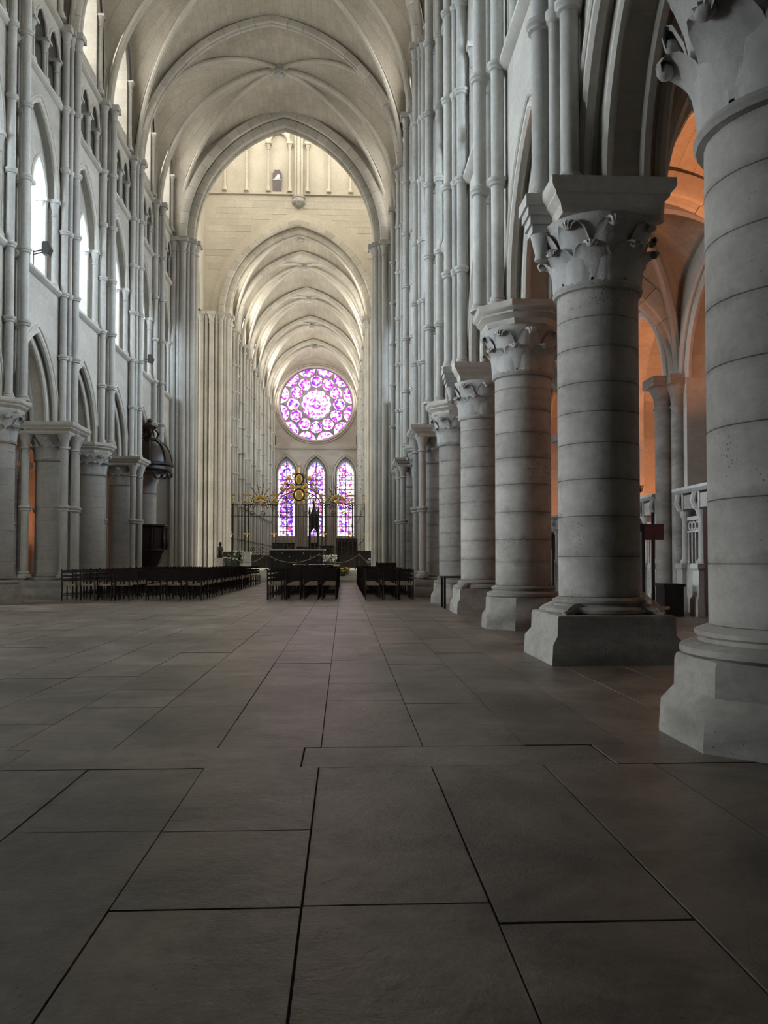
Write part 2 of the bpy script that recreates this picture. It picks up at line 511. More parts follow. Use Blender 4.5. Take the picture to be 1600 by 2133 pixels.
# ------------------------------------------------------------------ one bay of wall, parts cached per side
CACHE = {}
def bay_meshes(s):
    if s in CACHE:
        return CACHE[s]
    mp = lambda y, u, z: (s * u, y, z)
    c = LB / 2
    out = []
    def put(name, mb, mat, ang=38, smooth=True):
        out.append((name, mb.mesh(name, mat, smooth, ang)))
    # arcade spandrel: three orders
    m = MB(); arched_wall(m, 0, LB, Z_AB, Z_S1, [(c, 1.72, Z_AB, 2.55, Z_AB)], U_WALL, U_WALL + 0.2, mp, 11)
    arched_wall(m, 0.1, LB - 0.1, Z_AB, Z_S1 - 0.1, [(c, 1.5, Z_AB, 2.32, Z_AB)], U_WALL + 0.2, U_WALL + 0.75, mp, 11)
    arched_wall(m, 0, LB, Z_AB, Z_S1, [(c, 1.72, Z_AB, 2.55, Z_AB)], U_WALL + 0.75, U_WALL + 1.0, mp, 11)
    put('arcade_spandrel', m, M['wall'])
    for (half, rise, u, r, nm) in ((1.82, 2.66, U_WALL - 0.01, 0.045, 'hood_mould'), (1.70, 2.5, U_WALL + 0.05, 0.085, 'arch_roll'), (1.5, 2.3, U_WALL + 0.26, 0.07, 'arch_roll'), (1.5, 2.3, U_WALL + 0.69, 0.07, 'arch_roll'), (1.7, 2.5, U_WALL + 0.95, 0.085, 'arch_roll')):
        m = MB(); m.tube(arch_path(c, half, Z_AB, rise, u, mp, None, 12), r, 8, nrm=(1, 0, 0))
        put(nm, m, M['dress'])
    # string courses
    def string(z, u, d, nm):
        m = MB(); m.prism([(u + 0.05, z - 0.12), (u - d * 0.5, z - 0.09), (u - d, z - 0.02), (u - d, z + 0.05), (u - d * 0.6, z + 0.1), (u + 0.05, z + 0.14)], 0, LB, lambda a, b, z_: (s * a, b, z_))
        put(nm, m, M['dress'])
    string(Z_S1, U_WALL, 0.15, 'string_course')
    string(Z_S2, U_WALL, 0.13, 'string_course')
    string(Z_S3, U_WALL, 0.13, 'string_course')
    # gallery
    m = MB(); arched_wall(m, 0, LB, Z_S1, Z_S2, [(c, 1.62, 12.5, 2.45, Z_S1 + 0.1)], U_WALL, U_WALL + 0.3, mp, 11)
    put('gallery_wall', m, M['wall'])
    m = MB(); arched_wall(m, 0.3, LB - 0.3, Z_S1, Z_S2, [(c - 0.76, 0.62, 12.5, 1.12, Z_S1 + 0.1), (c + 0.76, 0.62, 12.5, 1.12, Z_S1 + 0.1)], U_WALL + 0.3, U_WALL + 0.75, mp, 9)
    put('gallery_tympanum', m, M['wall'])
    m = MB(); m.tube(arch_path(c, 1.6, 12.5, 2.42, U_WALL + 0.04, mp, None, 12), 0.075, 8, nrm=(1, 0, 0))
    put('gallery_arch_roll', m, M['dress'])
    m = MB(); m.tube(arch_path(c, 1.72, 12.5, 2.56, U_WALL - 0.01, mp, None, 12), 0.035, 6, nrm=(1, 0, 0))
    put('hood_mould', m, M['dress'])
    for dy in (-0.76, 0.76):
        m = MB(); m.tube(arch_path(c + dy, 0.64, 12.5, 1.13, U_WALL + 0.3, mp, None, 9), 0.06, 8, nrm=(1, 0, 0))
        put('gallery_small_arch_roll', m, M['dress'])
    def colon(y, u, zb, zc, zt, r, nm, ab=1.9):
        m = MB()
        h = zt - zc
        m.lathe([(r * 1.9, 0), (r * 1.9, 0.1), (r * 1.55, 0.13), (r * 1.6, 0.18), (r * 1.1, 0.24), (r, 0.28), (r, zc - zb - 0.03), (r * 1.25, zc - zb - 0.02), (r * 1.25, zc - zb + 0.02), (r * 1.02, zc - zb + 0.04), (r * 1.15, zc - zb + h * 0.4), (r * 1.75, zc - zb + h * 0.78)], 10, s * u, y, zb)
        q = r * ab
        m.box(s * u - q, s * u + q, y - q, y + q, zb + zc - zb + h * 0.78, zt)
        put(nm, m, M['shaft'])
    colon(c, U_WALL + 0.45, Z_S1 + 0.12, 12.05, 12.55, 0.13, 'gallery_colonnette')
    for sg in (-1, 1):
        colon(c + sg * 1.5, U_WALL + 0.42, Z_S1 + 0.12, 12.05, 12.55, 0.1, 'gallery_colonnette')
        colon(c + sg * 1.62, U_WALL + 0.1, Z_S1 + 0.12, 12.05, 12.55, 0.09, 'gallery_colonnette')
    # triforium
    m = MB(); arched_wall(m, 0, LB, Z_S2, Z_S3, [(c + k * 1.12, 0.52, 17.05, 0.72, Z_S2 + 0.12) for k in (-1, 0, 1)], U_WALL, U_WALL + 0.4, mp, 7)
    put('triforium_wall', m, M['wall'])
    m = MB(); m.box(min(s * (U_WALL + 1.0), s * (U_WALL + 1.1)), max(s * (U_WALL + 1.0), s * (U_WALL + 1.1)), 0, LB, Z_S2 - 0.1, Z_S3 + 0.3)
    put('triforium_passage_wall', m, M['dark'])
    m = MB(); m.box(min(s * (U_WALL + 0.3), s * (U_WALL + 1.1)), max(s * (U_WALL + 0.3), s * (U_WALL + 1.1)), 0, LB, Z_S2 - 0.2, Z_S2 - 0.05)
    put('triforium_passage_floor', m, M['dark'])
    for k in (-1, 0, 1):
        m = MB(); m.tube(arch_path(c + k * 1.12, 0.5, 17.05, 0.7, U_WALL + 0.01, mp, None, 8), 0.06, 8, nrm=(1, 0, 0))
        put('triforium_arch_roll', m, M['dress'])
    for y in (c - 1.66, c - 0.56, c + 0.56, c + 1.66):
        colon(y, U_WALL + 0.1, Z_S2 + 0.12, 16.7, 17.08, 0.095, 'triforium_colonnette')
    # clerestory
    m = MB(); arched_wall(m, 0, LB, Z_S3, 24.9, [(c, 1.3, 21.2, 2.1, 18.9)], U_WALL + 0.02, U_WALL + 1.25, mp, 9)
    put('clerestory_wall', m, M['wall'])
    for sg in (-1, 1):
        colon(c + sg * 1.5, U_WALL - 0.06, Z_S3 + 0.14, 20.9, 21.3, 0.09, 'clerestory_shaft')
    CACHE[s] = out
    return out

def pane_mesh(s, half, spring, rise, sill, u, mat, mull=True):
    mp = lambda y, b, z: (s * b, y, z)
    pts = [(LB / 2 - half, sill)] + [(LB / 2 + a, spring + z) for a, z in arch_pts(half, rise, 7)] + [(LB / 2 + half, sill)]
    m = MB(); m.add([mp(y, u, z) for y, z in pts], [tuple(range(len(pts)))])
    return m.mesh('window_pane', mat, False)

def bars_mesh(s, half, spring, rise, sill, u):
    m = MB()
    mp = lambda y, b, z: (s * b, y, z)
    m.tube(arch_path(LB / 2, half, spring, rise, u, mp, sill, 7), 0.06, 6, nrm=(1, 0, 0))
    z = sill + 0.6
    while z < spring + rise * 0.5:
        m.tube([mp(LB / 2 - half, u, z), mp(LB / 2 + half, u, z)], 0.025, 4)
        z += 0.6
    m.tube([mp(LB / 2, u, sill), mp(LB / 2, u, spring + rise)], 0.03, 4)
    return m.mesh('window_bars', M['lead'])

PANES = {}
for s in (-1, 1):
    for key, mat in (('p_clere', 'p_clere'), ('p_choir', 'p_choir')):
        PANES[(s, key)] = pane_mesh(s, 1.3, 21.2, 2.1, 18.9, U_WALL + 1.15, M[mat])
    PANES[(s, 'clere_bars')] = bars_mesh(s, 1.3, 21.2, 2.1, 18.9, U_WALL + 1.1)
    PANES[(s, 'p_gall')] = pane_mesh(s, 1.1, 12.6, 1.5, 10.6, 10.92, M['p_gall'])
    PANES[(s, 'p_gallc')] = pane_mesh(s, 1.1, 12.6, 1.5, 10.6, 10.92, M['p_gallc'])
    PANES[(s, 'gall_bars')] = bars_mesh(s, 1.1, 12.6, 1.5, 10.6, 10.88)

def gallery_meshes(s):
    key = ('gal', s)
    if key in CACHE: return CACHE[key]
    mp = lambda y, u, z: (s * u, y, z)
    out = []
    m = MB(); arched_wall(m, 0, LB, 9.2, 15.7, [(LB / 2, 1.1, 12.6, 1.5, 10.6)], 10.7, 11.2, mp, 7)
    out.append(('gallery_outer_wall', m.mesh('gallery_outer_wall', M['wall'])))
    x0, x1 = sorted((s * (U_WALL + 0.5), s * 11.2))
    m = MB(); m.box(x0, x1, 0, LB, 9.25, 9.5)
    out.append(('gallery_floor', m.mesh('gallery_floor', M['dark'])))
    # a half-round gallery vault
    m = MB(); m.grid(lambda a, b: (s * (U_WALL + 0.4 + a * 4.9), b * LB, 13.6 + 1.9 * math.sin(PI * (0.1 + 0.8 * a)) ** 0.6), 8, 1, lambda a, b: (b * LB, a * 6.0))
    out.append(('gallery_vault', m.mesh('gallery_vault', M['web'])))
    CACHE[key] = out
    return out

def place_bay(parent, s, y, scy, shift, gl, clere, windows=True, gal=True):
    for nm, me in bay_meshes(s) + gallery_meshes(s):
        inst(nm, me, parent, (AX - s * shift, y, 0), sc=(1, scy, 1))
    if windows:
        for pk, bk in ((gl, 'gall_bars'), (clere, 'clere_bars'))[0 if gal else 1:]:
            p = inst('window_pane', PANES[(s, pk)], parent, (AX - s * shift, y, 0), sc=(1, scy, 1))
            inst('window_bars', PANES[(s, bk)], p)

for s, par in ((-1, wall_left), (1, wall_right)):
    for n in range(-1, 10):
        place_bay(par, s, YN(n), 1.0, 0.0, 'p_gall', 'p_clere', windows=(n >= 2), gal=(n < 9))
for s, par in ((-1, wall_choir_l), (1, wall_choir_r)):
    for k in range(9):
        place_bay(par, s, YE + 0.2 + k * CB, CB / LB, CSH, 'p_gallc', 'p_choir')

# blank infill where the west bays stand under the towers: shutters in window openings
for s, par in ((-1, wall_left), (1, wall_right)):
    for n in range(-1, 2):
        for (a, b, z0, z1, u) in ((0.8, 3.6, 18.8, 23.6, U_WALL + 1.1), (1.0, 3.4, 10.5, 14.2, 11.1)):
            m = MB(); m.box(*sorted((s * u, s * (u + 0.1))), a, b, z0, z1)
            build(m, 'blind_window_infill', M['wall'], par, (AX, YN(n), 0))

for s, par in ((-1, wall_left), (1, wall_right)):
    m = MB(); m.box(*sorted((s * 11.1, s * 11.2)), 1.0, 3.4, 10.5, 14.2)
    build(m, 'blind_window_infill', M['wall'], par, (AX, YN(9), 0))  # added to close the last gallery window and dim the crossing piers

# ------------------------------------------------------------------ wall shafts with rings
def shaft_mesh(z0, z1, r, rings, key):
    m = MB()
    h = z1 - z0
    prof = [(r * 1.5, 0), (r * 1.5, 0.05), (r * 1.2, 0.08), (r * 1.3, 0.11), (r, 0.16), (r, h - 0.5), (r * 1.25, h - 0.47), (r * 1.2, h - 0.43), (r, h - 0.42), (r * 1.2, h - 0.25), (r * 1.7, h - 0.1)]
    m.lathe(prof, 10, 0, 0, z0)
    q = r * 1.9
    m.box(-q, q, -q, q, z1 - 0.1, z1 + 0.1)
    me = m.mesh('wall_shaft', M['shaft'])
    rm = MB(); rm.lathe([(r, -0.09), (r * 1.35, -0.07), (r * 1.3, -0.03), (r * 1.55, 0.0), (r * 1.55, 0.05), (r, 0.09)], 12, caps=False)
    return me, rm.mesh('shaft_ring', M['shaft'])

RINGS = (7.6, 9.6, 11.6, 13.6, 15.6)
SH = {}
for nm, r in (('c', 0.115), ('t', 0.075), ('o', 0.11)):
    SH[nm] = shaft_mesh(Z_AB, 18.15, r, RINGS, nm)
    SH[nm + '0'] = shaft_mesh(0.3, 18.15, r, RINGS, nm)

def shaft_cluster(parent, s, y, major, shift=0.0, ground=False):
    cl = [('c', 5.52, 0.0), ('o', 5.76, -0.40), ('o', 5.76, 0.40)]
    if major:
        cl += [('t', 5.64, -0.21), ('t', 5.64, 0.21)]
    for k, u, dy in cl:
        me, rm = SH[k + ('0' if ground else '')]
        o = inst('wall_shaft', me, parent, (AX + s * (u - shift), y + dy, 0))
        for z in RINGS + ((2.8, 5.3) if ground else ()):
            inst('shaft_ring', rm, o, (0, 0, z))

for n in range(0, 10):
    for s, par in ((-1, wall_left), (1, wall_right)):
        shaft_cluster(par, s, {(1, 1): 5.43, (2, 1): 10.1}.get((n, s), YN(n)), n % 2 == 0)
for k in range(1, 10):
    for s, par in ((-1, wall_choir_l), (1, wall_choir_r)):
        y = YE + 0.2 + k * CB - (0.3 if k == 9 else 0)
        shaft_cluster(par, s, y, k % 2 == 1, CSH, ground=True)

# ------------------------------------------------------------------ nave columns
def leaf_mesh(r, h, wd):
    """a capital leaf: hugs the bell, bends out and ends in a curled knob (local +x is outward)"""
    m = MB()
    path = [(r * 0.99, 0.0), (r * 1.02, h * 0.3), (r * 1.06, h * 0.55), (r * 1.14, h * 0.76), (r * 1.27, h * 0.93), (r * 1.38, h * 0.99), (r * 1.43, h * 0.95), (r * 1.41, h * 0.88)]
    wid = [wd, wd * 1.08, wd * 1.08, wd * 0.98, wd * 0.78, wd * 0.5, wd * 0.32, wd * 0.2]
    vs = []; fs = []
    for (x, z), q in zip(path, wid):
        for k in range(-4, 5):
            xx = x + 0.03 - 0.03 * (k / 4) ** 2 + (0.012 if k % 2 == 0 else -0.008)
            an = q * k / 8 / r
            vs.append((xx * math.cos(an), xx * math.sin(an), z - 0.03 * (k / 4) ** 2))
    for i in range(len(path) - 1):
        for k in range(8):
            a = i * 9 + k
            fs.append((a, a + 1, a + 10, a + 9))
    m.add(vs, fs)
    m.sphere((r * 1.39, 0, h * 0.88), wd * 0.13, 8, 5, (1.0, 1.3, 0.9))
    return m.mesh('leaf', M['carved'], True, 60)

def poly_prof(prof, sides):
    m = MB()
    m.lathe(prof, sides, ph=PI / sides, poly=True)
    return m

COLC = {}
def column(label, s, x, y, r, a, kind, zn=4.35, group=None, piered=False, detail=True, rich=True):
    root = thing('column', label, 'column', (x, y, 0), group=group)
    sides = 4 if kind == 'sq' else 8
    key = (s, r, a, kind, zn, piered)
    if key not in COLC:
        c = {}
        c['plinth'] = poly_prof([(a, 0), (a, 0.05), (a * 0.985, 0.225), (a * 0.895, 0.32), (a * 0.89, 0.5), (a * 0.875, 0.535), (a * 0.85, 0.545)], sides).mesh('plinth', M['column'])
        m = MB(); q = min(a * 0.93, r * 1.32)
        m.lathe([(q * 0.94, 0.53), (q, 0.56), (q * 0.995, 0.60), (q * 0.93, 0.625), (r * 1.12, 0.63), (r * 1.09, 0.655), (r * 1.14, 0.67), (r * 1.15, 0.70), (r * 1.05, 0.725), (r, 0.735)], 32)
        c['base'] = m.mesh('base_moulding', M['column'])
        m = MB(); m.lathe([(r - 0.012, 0), (r, 0.012), (r, 0.988), (r - 0.012, 1.0)], 32)
        c['drum'] = m.mesh('drum', M['drum' if s > 0 else 'pale_drum'])
        m = MB(); m.lathe([(r, -0.06), (r * 1.08, -0.05), (r * 1.11, -0.01), (r * 1.08, 0.03), (r, 0.04)], 32, caps=False)
        c['neck'] = m.mesh('necking_ring', M['column'])
        zt = 5.12
        m = MB(); h = zt - zn
        m.lathe([(r * 0.98, 0.02), (r * 1.0, h * 0.3), (r * 1.06, h * 0.55), (r * 1.2, h * 0.8), (r * 1.36, h * 0.97), (r * 1.36, h)], 32)
        c['bell'] = m.mesh('capital', M['carved'])
        c['leaf'] = leaf_mesh(r, h * 0.5, r * 0.76)
        c['leaf2'] = leaf_mesh(r * 1.03, h * 0.92, r * 0.72)
        b = (0.71 if kind == 'sq' else 0.82) if not piered else 0.98
        c['abacus'] = poly_prof([(b * 0.78, 0), (b * 0.82, 0.06), (b * 0.82, 0.09), (b * 0.88, 0.14), (b * 0.92, 0.17), (b * 0.92, 0.2), (b * 0.98, 0.24), (b, 0.27), (b, 0.36)], sides).mesh('abacus', M['dress'])
        COLC[key] = c
    c = COLC[key]
    pl = inst('plinth', c['plinth'], root)
    inst('base_moulding', c['base'], root)
    if kind == 'sq':
        if 'spur' not in COLC:
            m = MB(); m.tube([(0.62 * r + 0.2, 0, 0.62), (0.62 * r + 0.32, 0, 0.6), (0.62 * r + 0.44, 0, 0.56), (0.62 * r + 0.52, 0, 0.545)], [0.05, 0.07, 0.06, 0.03], 8)
            COLC['spur'] = m.mesh('corner_spur', M['column'])
        for k in range(4):
            inst('corner_spur', COLC['spur'], root, rot=(0, 0, PI / 4 + k * PI / 2))
    z = 0.735
    hs = []
    while z < zn - 0.12:
        h = RND.uniform(0.34, 0.47) if detail else 1.2
        if zn - z - h < 0.25: h = zn - z - 0.055
        hs.append((z, h)); z += h
    for z, h in hs:
        inst('drum', c['drum'], root, (0, 0, z), (0, 0, RND.random() * 6), (1, 1, h))
    inst('necking_ring', c['neck'], root, (0, 0, zn))
    cp = inst('capital', c['bell'], root, (0, 0, zn))
    if rich:
        for k in range(8):
            inst('leaf', c['leaf'], cp, (0, 0, 0.06), (0, 0, k * PI / 4 + PI / 8))
            inst('leaf', c['leaf2'], cp, (0, 0, 0.0), (0, 0, k * PI / 4))
    inst('abacus', c['abacus'], root, (0, 0, 5.12))
    # projecting block that carries the middle wall shaft
    if kind == 'oct': return root
    if ('proj', s) not in COLC:
        m = MB(); dx = -s * 0.68
        for hb, z0, z1 in ((0.13, 5.05, 5.14), (0.16, 5.14, 5.24), (0.19, 5.24, 5.34), (0.22, 5.34, 5.48)):
            m.box(dx - hb, dx + hb, -hb, hb, z0, z1)
        m.lathe([(0.03, -0.32), (0.08, -0.3), (0.07, -0.24), (0.1, -0.12), (0.13, 0.0)], 10, dx, 0, 5.05)
        COLC[('proj', s)] = m.mesh('shaft_corbel', M['carved'])
    inst('shaft_corbel', COLC[('proj', s)], root)
    if piered:
        if 'det' not in COLC:
            r2 = 0.12
            m = MB(); m.lathe([(r2 * 1.7, 0.0), (r2 * 1.7, 0.08), (r2 * 1.35, 0.12), (r2 * 1.45, 0.16), (r2, 0.22), (r2, 4.02), (r2 * 1.3, 4.05), (r2, 4.1), (r2 * 1.15, 4.28), (r2 * 1.9, 4.5)], 12, 0, 0, 0.62)
            COLC['det'] = m.mesh('detached_shaft', M['shaft'])
            m = MB(); m.lathe([(r2, -0.1), (r2 * 1.4, -0.07), (r2 * 1.3, -0.02), (r2 * 1.65, 0.02), (r2 * 1.6, 0.07), (r2, 0.1)], 12, caps=False)
            COLC['detring'] = m.mesh('shaft_ring', M['shaft'])
        for (du, dy) in ((-s * 0.74, 0.0), (-s * 0.6, -0.6), (-s * 0.6, 0.6), (s * 0.6, -0.6), (s * 0.6, 0.6)):
            o = inst('detached_shaft', COLC['det'], root, (du, dy, 0))
            inst('shaft_ring', COLC['detring'], o, (0, 0, 2.8))
    return root

XR, XL = AX + U_COL + 0.06, AX - U_COL - 0.03
column('thick round limestone column on a wide octagonal plinth, stoutest of the row', 1, 3.02, 5.43, 0.62, 0.87, 'oct', zn=3.98)
column('round limestone column on a square plinth with clear plastic crumpled on its base', 1, 3.04, 10.1, 0.475, 0.75, 'sq')
column('round limestone column on octagonal plinth, next before the small black table', 1, XR, YN(3), 0.48, 0.69, 'oct')
column('round limestone column on square plinth touching the small black table', 1, XR, YN(4), 0.48, 0.66, 'sq')
column('round limestone column on octagonal plinth just past the small black table', 1, XR, YN(5), 0.48, 0.69, 'oct')
column('column ringed by five slender shafts behind the chairs opposite the pulpit', 1, XR, YN(6), 0.48, 0.95, 'sq', piered=True)
column('plain column between the two shaft-ringed columns opposite the pulpit', 1, XR, YN(7), 0.48, 0.69, 'oct')
column('shaft-ringed column standing across the nave from the pulpit', 1, XR, YN(8), 0.48, 0.95, 'sq', piered=True, rich=False)
column('plain round column next to the crossing pier opposite the pulpit', 1, XR, YN(9), 0.48, 0.69, 'oct', rich=False)
column('plain round column on octagonal plinth with crocket capital beside the dark aisle glimpse of a red-lit chapel', -1, XL, YN(5), 0.48, 0.69, 'oct')
column('column ringed by five slender shafts behind the first chairs, beside the red-lit aisle', -1, XL, YN(6), 0.48, 0.95, 'sq', piered=True)
column('plain round column with crocket capital between two shaft-ringed columns, pulpit side', -1, XL, YN(7), 0.48, 0.69, 'oct')
column('column ringed by five slender shafts directly before the wooden pulpit', -1, XL, YN(8), 0.48, 0.95, 'sq', piered=True)
column('round column partly hidden behind the wooden pulpit', -1, XL, YN(9), 0.48, 0.69, 'oct', rich=False)
for n in (1, 2, 3, 4):
    column('plain round limestone column of the nave beyond the edge of the picture', -1, XL, YN(n), 0.48, 0.69, 'oct', group='nave columns outside the view', detail=False, rich=False)
for k in range(1, 9):
    for s in (-1, 1):
        column('slim round column under the choir wall behind the iron screen', s, AX + s * (U_COL - CSH), YE + 0.2 + k * CB, 0.4, 0.6, 'oct', group='choir arcade columns', detail=False, rich=False)

# ------------------------------------------------------------------ vaults
def vault(parent, y0, y1, w, zs, sex, rib=True, hin=H_IN, hweb=H_WEB, hc=H_CTR, hw=24.3, ax=AX, nm='vault_web'):
    mid = (y0 + y1) / 2
    Lh = (y1 - y0) / 2
    zt = lambda q: zs + arch_h(q * w, w, hweb - zs)
    zd = lambda q: zs + (hc - zs) * math.sqrt(max(0, 1 - q * q))
    zm = lambda q: zs + (hc - zs) * (arch_h(q, 1, 1.12) / 1.12)
    ar = lambda t: arch_h(t, 1, 1.15) / 1.15
    def sm(a):     # denser rows near the springing
        return math.sin(a * PI / 2)
    for sx in (-1, 1):
        # cells against the wall
        if sex:
            for sy in (-1, 1):
                def f(a, b):
                    q = max(sm(a), 0.001); t = b
                    base = zm(q) * (1 - t) + zd(q) * t
                    rg = hc * (1 - q) + hw * q
                    return (sx * q * w, mid + sy * t * q * Lh, base + (rg - base) * ar(2 * t - 1))
                m = MB(); m.grid(f, 22, 14, lambda a, b: (a * w * 1.4, b * 5))
                build(m, nm, M['web'], parent, (ax, 0, 0), ang=180)
        else:
            def f(a, b):
                q = max(sm(a), 0.001); t = 2 * b - 1
                base = zd(q)
                rg = hc * (1 - q) + hw * q
                return (sx * q * w, mid + t * q * Lh, base + (rg - base) * ar(t))
            m = MB(); m.grid(f, 18, 16, lambda a, b: (a * w * 1.4, b * 6))
            build(m, nm, M['web'], parent, (ax, 0, 0), ang=180)
    for sy in (-1, 1):
        def f(a, b):
            x = 2 * a - 1
            x = math.copysign(sm(abs(x)), x)
            q = abs(x)
            yb = q * Lh + (Lh - q * Lh) * b
            return (x * w, mid + sy * yb, zd(q) * (1 - b) + zt(q) * b + 0.25 * math.sin(PI * b) * (1 - q))
        m = MB(); m.grid(f, 44, 8, lambda a, b: (b * Lh, a * w * 2.9))
        build(m, nm, M['web'], parent, (ax, 0, 0), ang=180)
    if rib:
        K = 20
        wr = w - 0.18
        for sx in (-1, 1):
            for sy in (-1, 1):
                pts = []
                for i in range(K + 1):
                    q = math.sin(PI / 2 * i / K)
                    pts.append((ax + sx * q * wr, mid + sy * q * (Lh - 0.12), zd(q) - 0.06))
                m = MB(); m.tube(pts, 0.105, 8, nrm=(-sy * Lh, sx * w, 0))
                build(m, 'diagonal_rib', M['dress'], parent)
            if sex:
                pts = [(ax + sx * math.sin(PI / 2 * i / K) * wr, mid, zm(math.sin(PI / 2 * i / K)) - 0.07) for i in range(K + 1)]
                m = MB(); m.tube(pts, 0.125, 8, nrm=(0, 1, 0))
                build(m, 'cross_rib', M['dress'], parent)
        m = MB(); m.lathe([(0.1, -0.42), (0.25, -0.38), (0.33, -0.25), (0.28, -0.15), (0.3, 0.05)], 12)
        for k in range(8):
            m.sphere((0.24 * math.cos(k * PI / 4), 0.24 * math.sin(k * PI / 4), -0.36), 0.08, 6, 4)
        build(m, 'boss', M['carved'], parent, (ax, mid, hc - 0.02))

def voussoir_arch(parent, name, half, rise, zs, y, d, th, nseg, roll=0.13, ax=AX, mat='dress'):
    r = (half * half + rise * rise) / (2 * half)
    cx = r - half
    tm = math.acos(cx / r)
    dt = tm / nseg
    k = roll
    sec = [(-d, th), (-d, k), (-d + k * 0.3, k * 0.3), (-d + k, 0), (-d + k * 1.7, k * 0.3), (-d + k * 2, k * 0.95), (-d + k * 2.3, k * 0.8),
           (d - k * 2.3, k * 0.8), (d - k * 2, k * 0.95), (d - k * 1.7, k * 0.3), (d - k, 0), (d - k * 0.3, k * 0.3), (d, k), (d, th)]
    m = MB(); ns = len(sec); g = 0.006 / r
    vs = []
    for t in (-dt / 2 + g, 0.0, dt / 2 - g):
        for yy, rad in sec:
            vs.append(((r + rad) * math.cos(t), yy, (r + rad) * math.sin(t)))
    fs = [tuple(range(ns)), tuple(range(3 * ns - 1, 2 * ns - 1, -1))]
    for j in range(2):
        for i in range(ns):
            i2 = (i + 1) % ns
            fs.append((j * ns + i, (j + 1) * ns + i, (j + 1) * ns + i2, j * ns + i2))
    m.add(vs, fs)
    me = m.mesh('voussoir', M[mat])
    kc, kz = math.cos(tm), math.sin(tm)
    mk = MB()
    mk.add([(-rad * kc - 0.004, yy, (r + rad) * kz) for yy, rad in sec] + [(rad * kc + 0.004, yy, (r + rad) * kz) for yy, rad in sec],
           [tuple(range(ns)), tuple(range(2 * ns - 1, ns - 1, -1))] + [(i, (i + 1) % ns, ns + (i + 1) % ns, ns + i) for i in range(ns)])
    kme = mk.mesh('keystone', M[mat])
    root = empty(name, (ax, y, zs), parent=parent)
    inst('keystone', kme, root)
    for i in range(nseg):
        t = (i + 0.5) * dt
        inst('voussoir', me, root, (-cx, 0, 0), (0, -t, 0))
        inst('voussoir', me, root, (cx, 0, 0), (0, -(PI - t), 0))
    return root

ZSP = 18.1
for n in (0, 2, 4, 6, 8):
    vault(ceiling, YN(n), YN(n + 2), 5.86, ZSP, True)
for n in (2, 4, 6, 8):
    voussoir_arch(ceiling, 'transverse_arch', 5.42, 24.4 - ZSP, ZSP, YN(n), 0.23, 0.27, 13, roll=0.1)
vault(ceiling, YE + 0.2, YE + 0.2 + CB, 5.86 - CSH, ZSP, False, True, 23.95, 24.25, 24.75, 24.2)
for k in range(4):
    ya = YE + 0.2 + CB * (1 + 2 * k)
    vault(ceiling, ya, ya + 2 * CB, 5.86 - CSH, ZSP, True, True, 23.95, 24.25, 24.75, 24.2)
    voussoir_arch(ceiling, 'transverse_arch', 5.3 - CSH, 23.95 - ZSP, ZSP, ya, 0.24, 0.3, 12, roll=0.1)

# crossing arches and lantern walls
lantern = struct('wall_lantern', label='cream ashlar walls of the crossing lantern')
mpx = lambda a, b, z: (AX + a, b, z)
CR0, CR1 = YW + 0.4, YE - 0.2          # inner faces of the lantern, west and east
HALF = 4.7
HE = 23.95
for (yf, yb_, nm, HI) in ((YW - 0.5, CR0, 'lantern_west_wall', H_IN), (CR1, YE + 0.7, 'lantern_east_wall', HE)):
    m = MB(); arched_wall(m, -7.3, 7.3, ZSP, 38.0, [(0, HALF + 0.45, ZSP, HI + 0.45 - ZSP, ZSP)] + [(q, 1.3, 35.0, 1.8, 31.6) for q in ()], yf, yb_, mpx, 14)
    build(m, nm, M['bed'], lantern)
for yc, HI in ((YW + 0.0, H_IN), (YE + 0.3, HE)):
    voussoir_arch(lantern, 'crossing_arch_inner_order', HALF, HI - ZSP, ZSP, yc, 0.42, 0.4, 14, roll=0.15)
    voussoir_arch(lantern, 'crossing_arch_outer_order', HALF + 0.36, HI + 0.36 - ZSP, ZSP, yc, 0.78, 0.42, 14, roll=0.14)
# flat label of pale voussoirs around the east arch
m = MB()
pi_, po_ = arch_pts(HALF + 0.78, HE + 0.78 - ZSP, 16), arch_pts(HALF + 1.3, HE + 1.35 - ZSP, 16)
for i in range(len(pi_) - 1):
    q = [mpx(pi_[i][0], CR1 - 0.05, ZSP + pi_[i][1]), mpx(pi_[i + 1][0], CR1 - 0.05, ZSP + pi_[i + 1][1]), mpx(po_[i + 1][0], CR1 - 0.05, ZSP + po_[i + 1][1]), mpx(po_[i][0], CR1 - 0.05, ZSP + po_[i][1])]
    q2 = [(a, b + 0.06, c_) for a, b, c_ in q]
    m.add(q + q2, [(0, 1, 2, 3), (2, 3, 7, 6), (0, 1, 5, 4)])
build(m, 'arch_label', M['ashlar'], lantern)
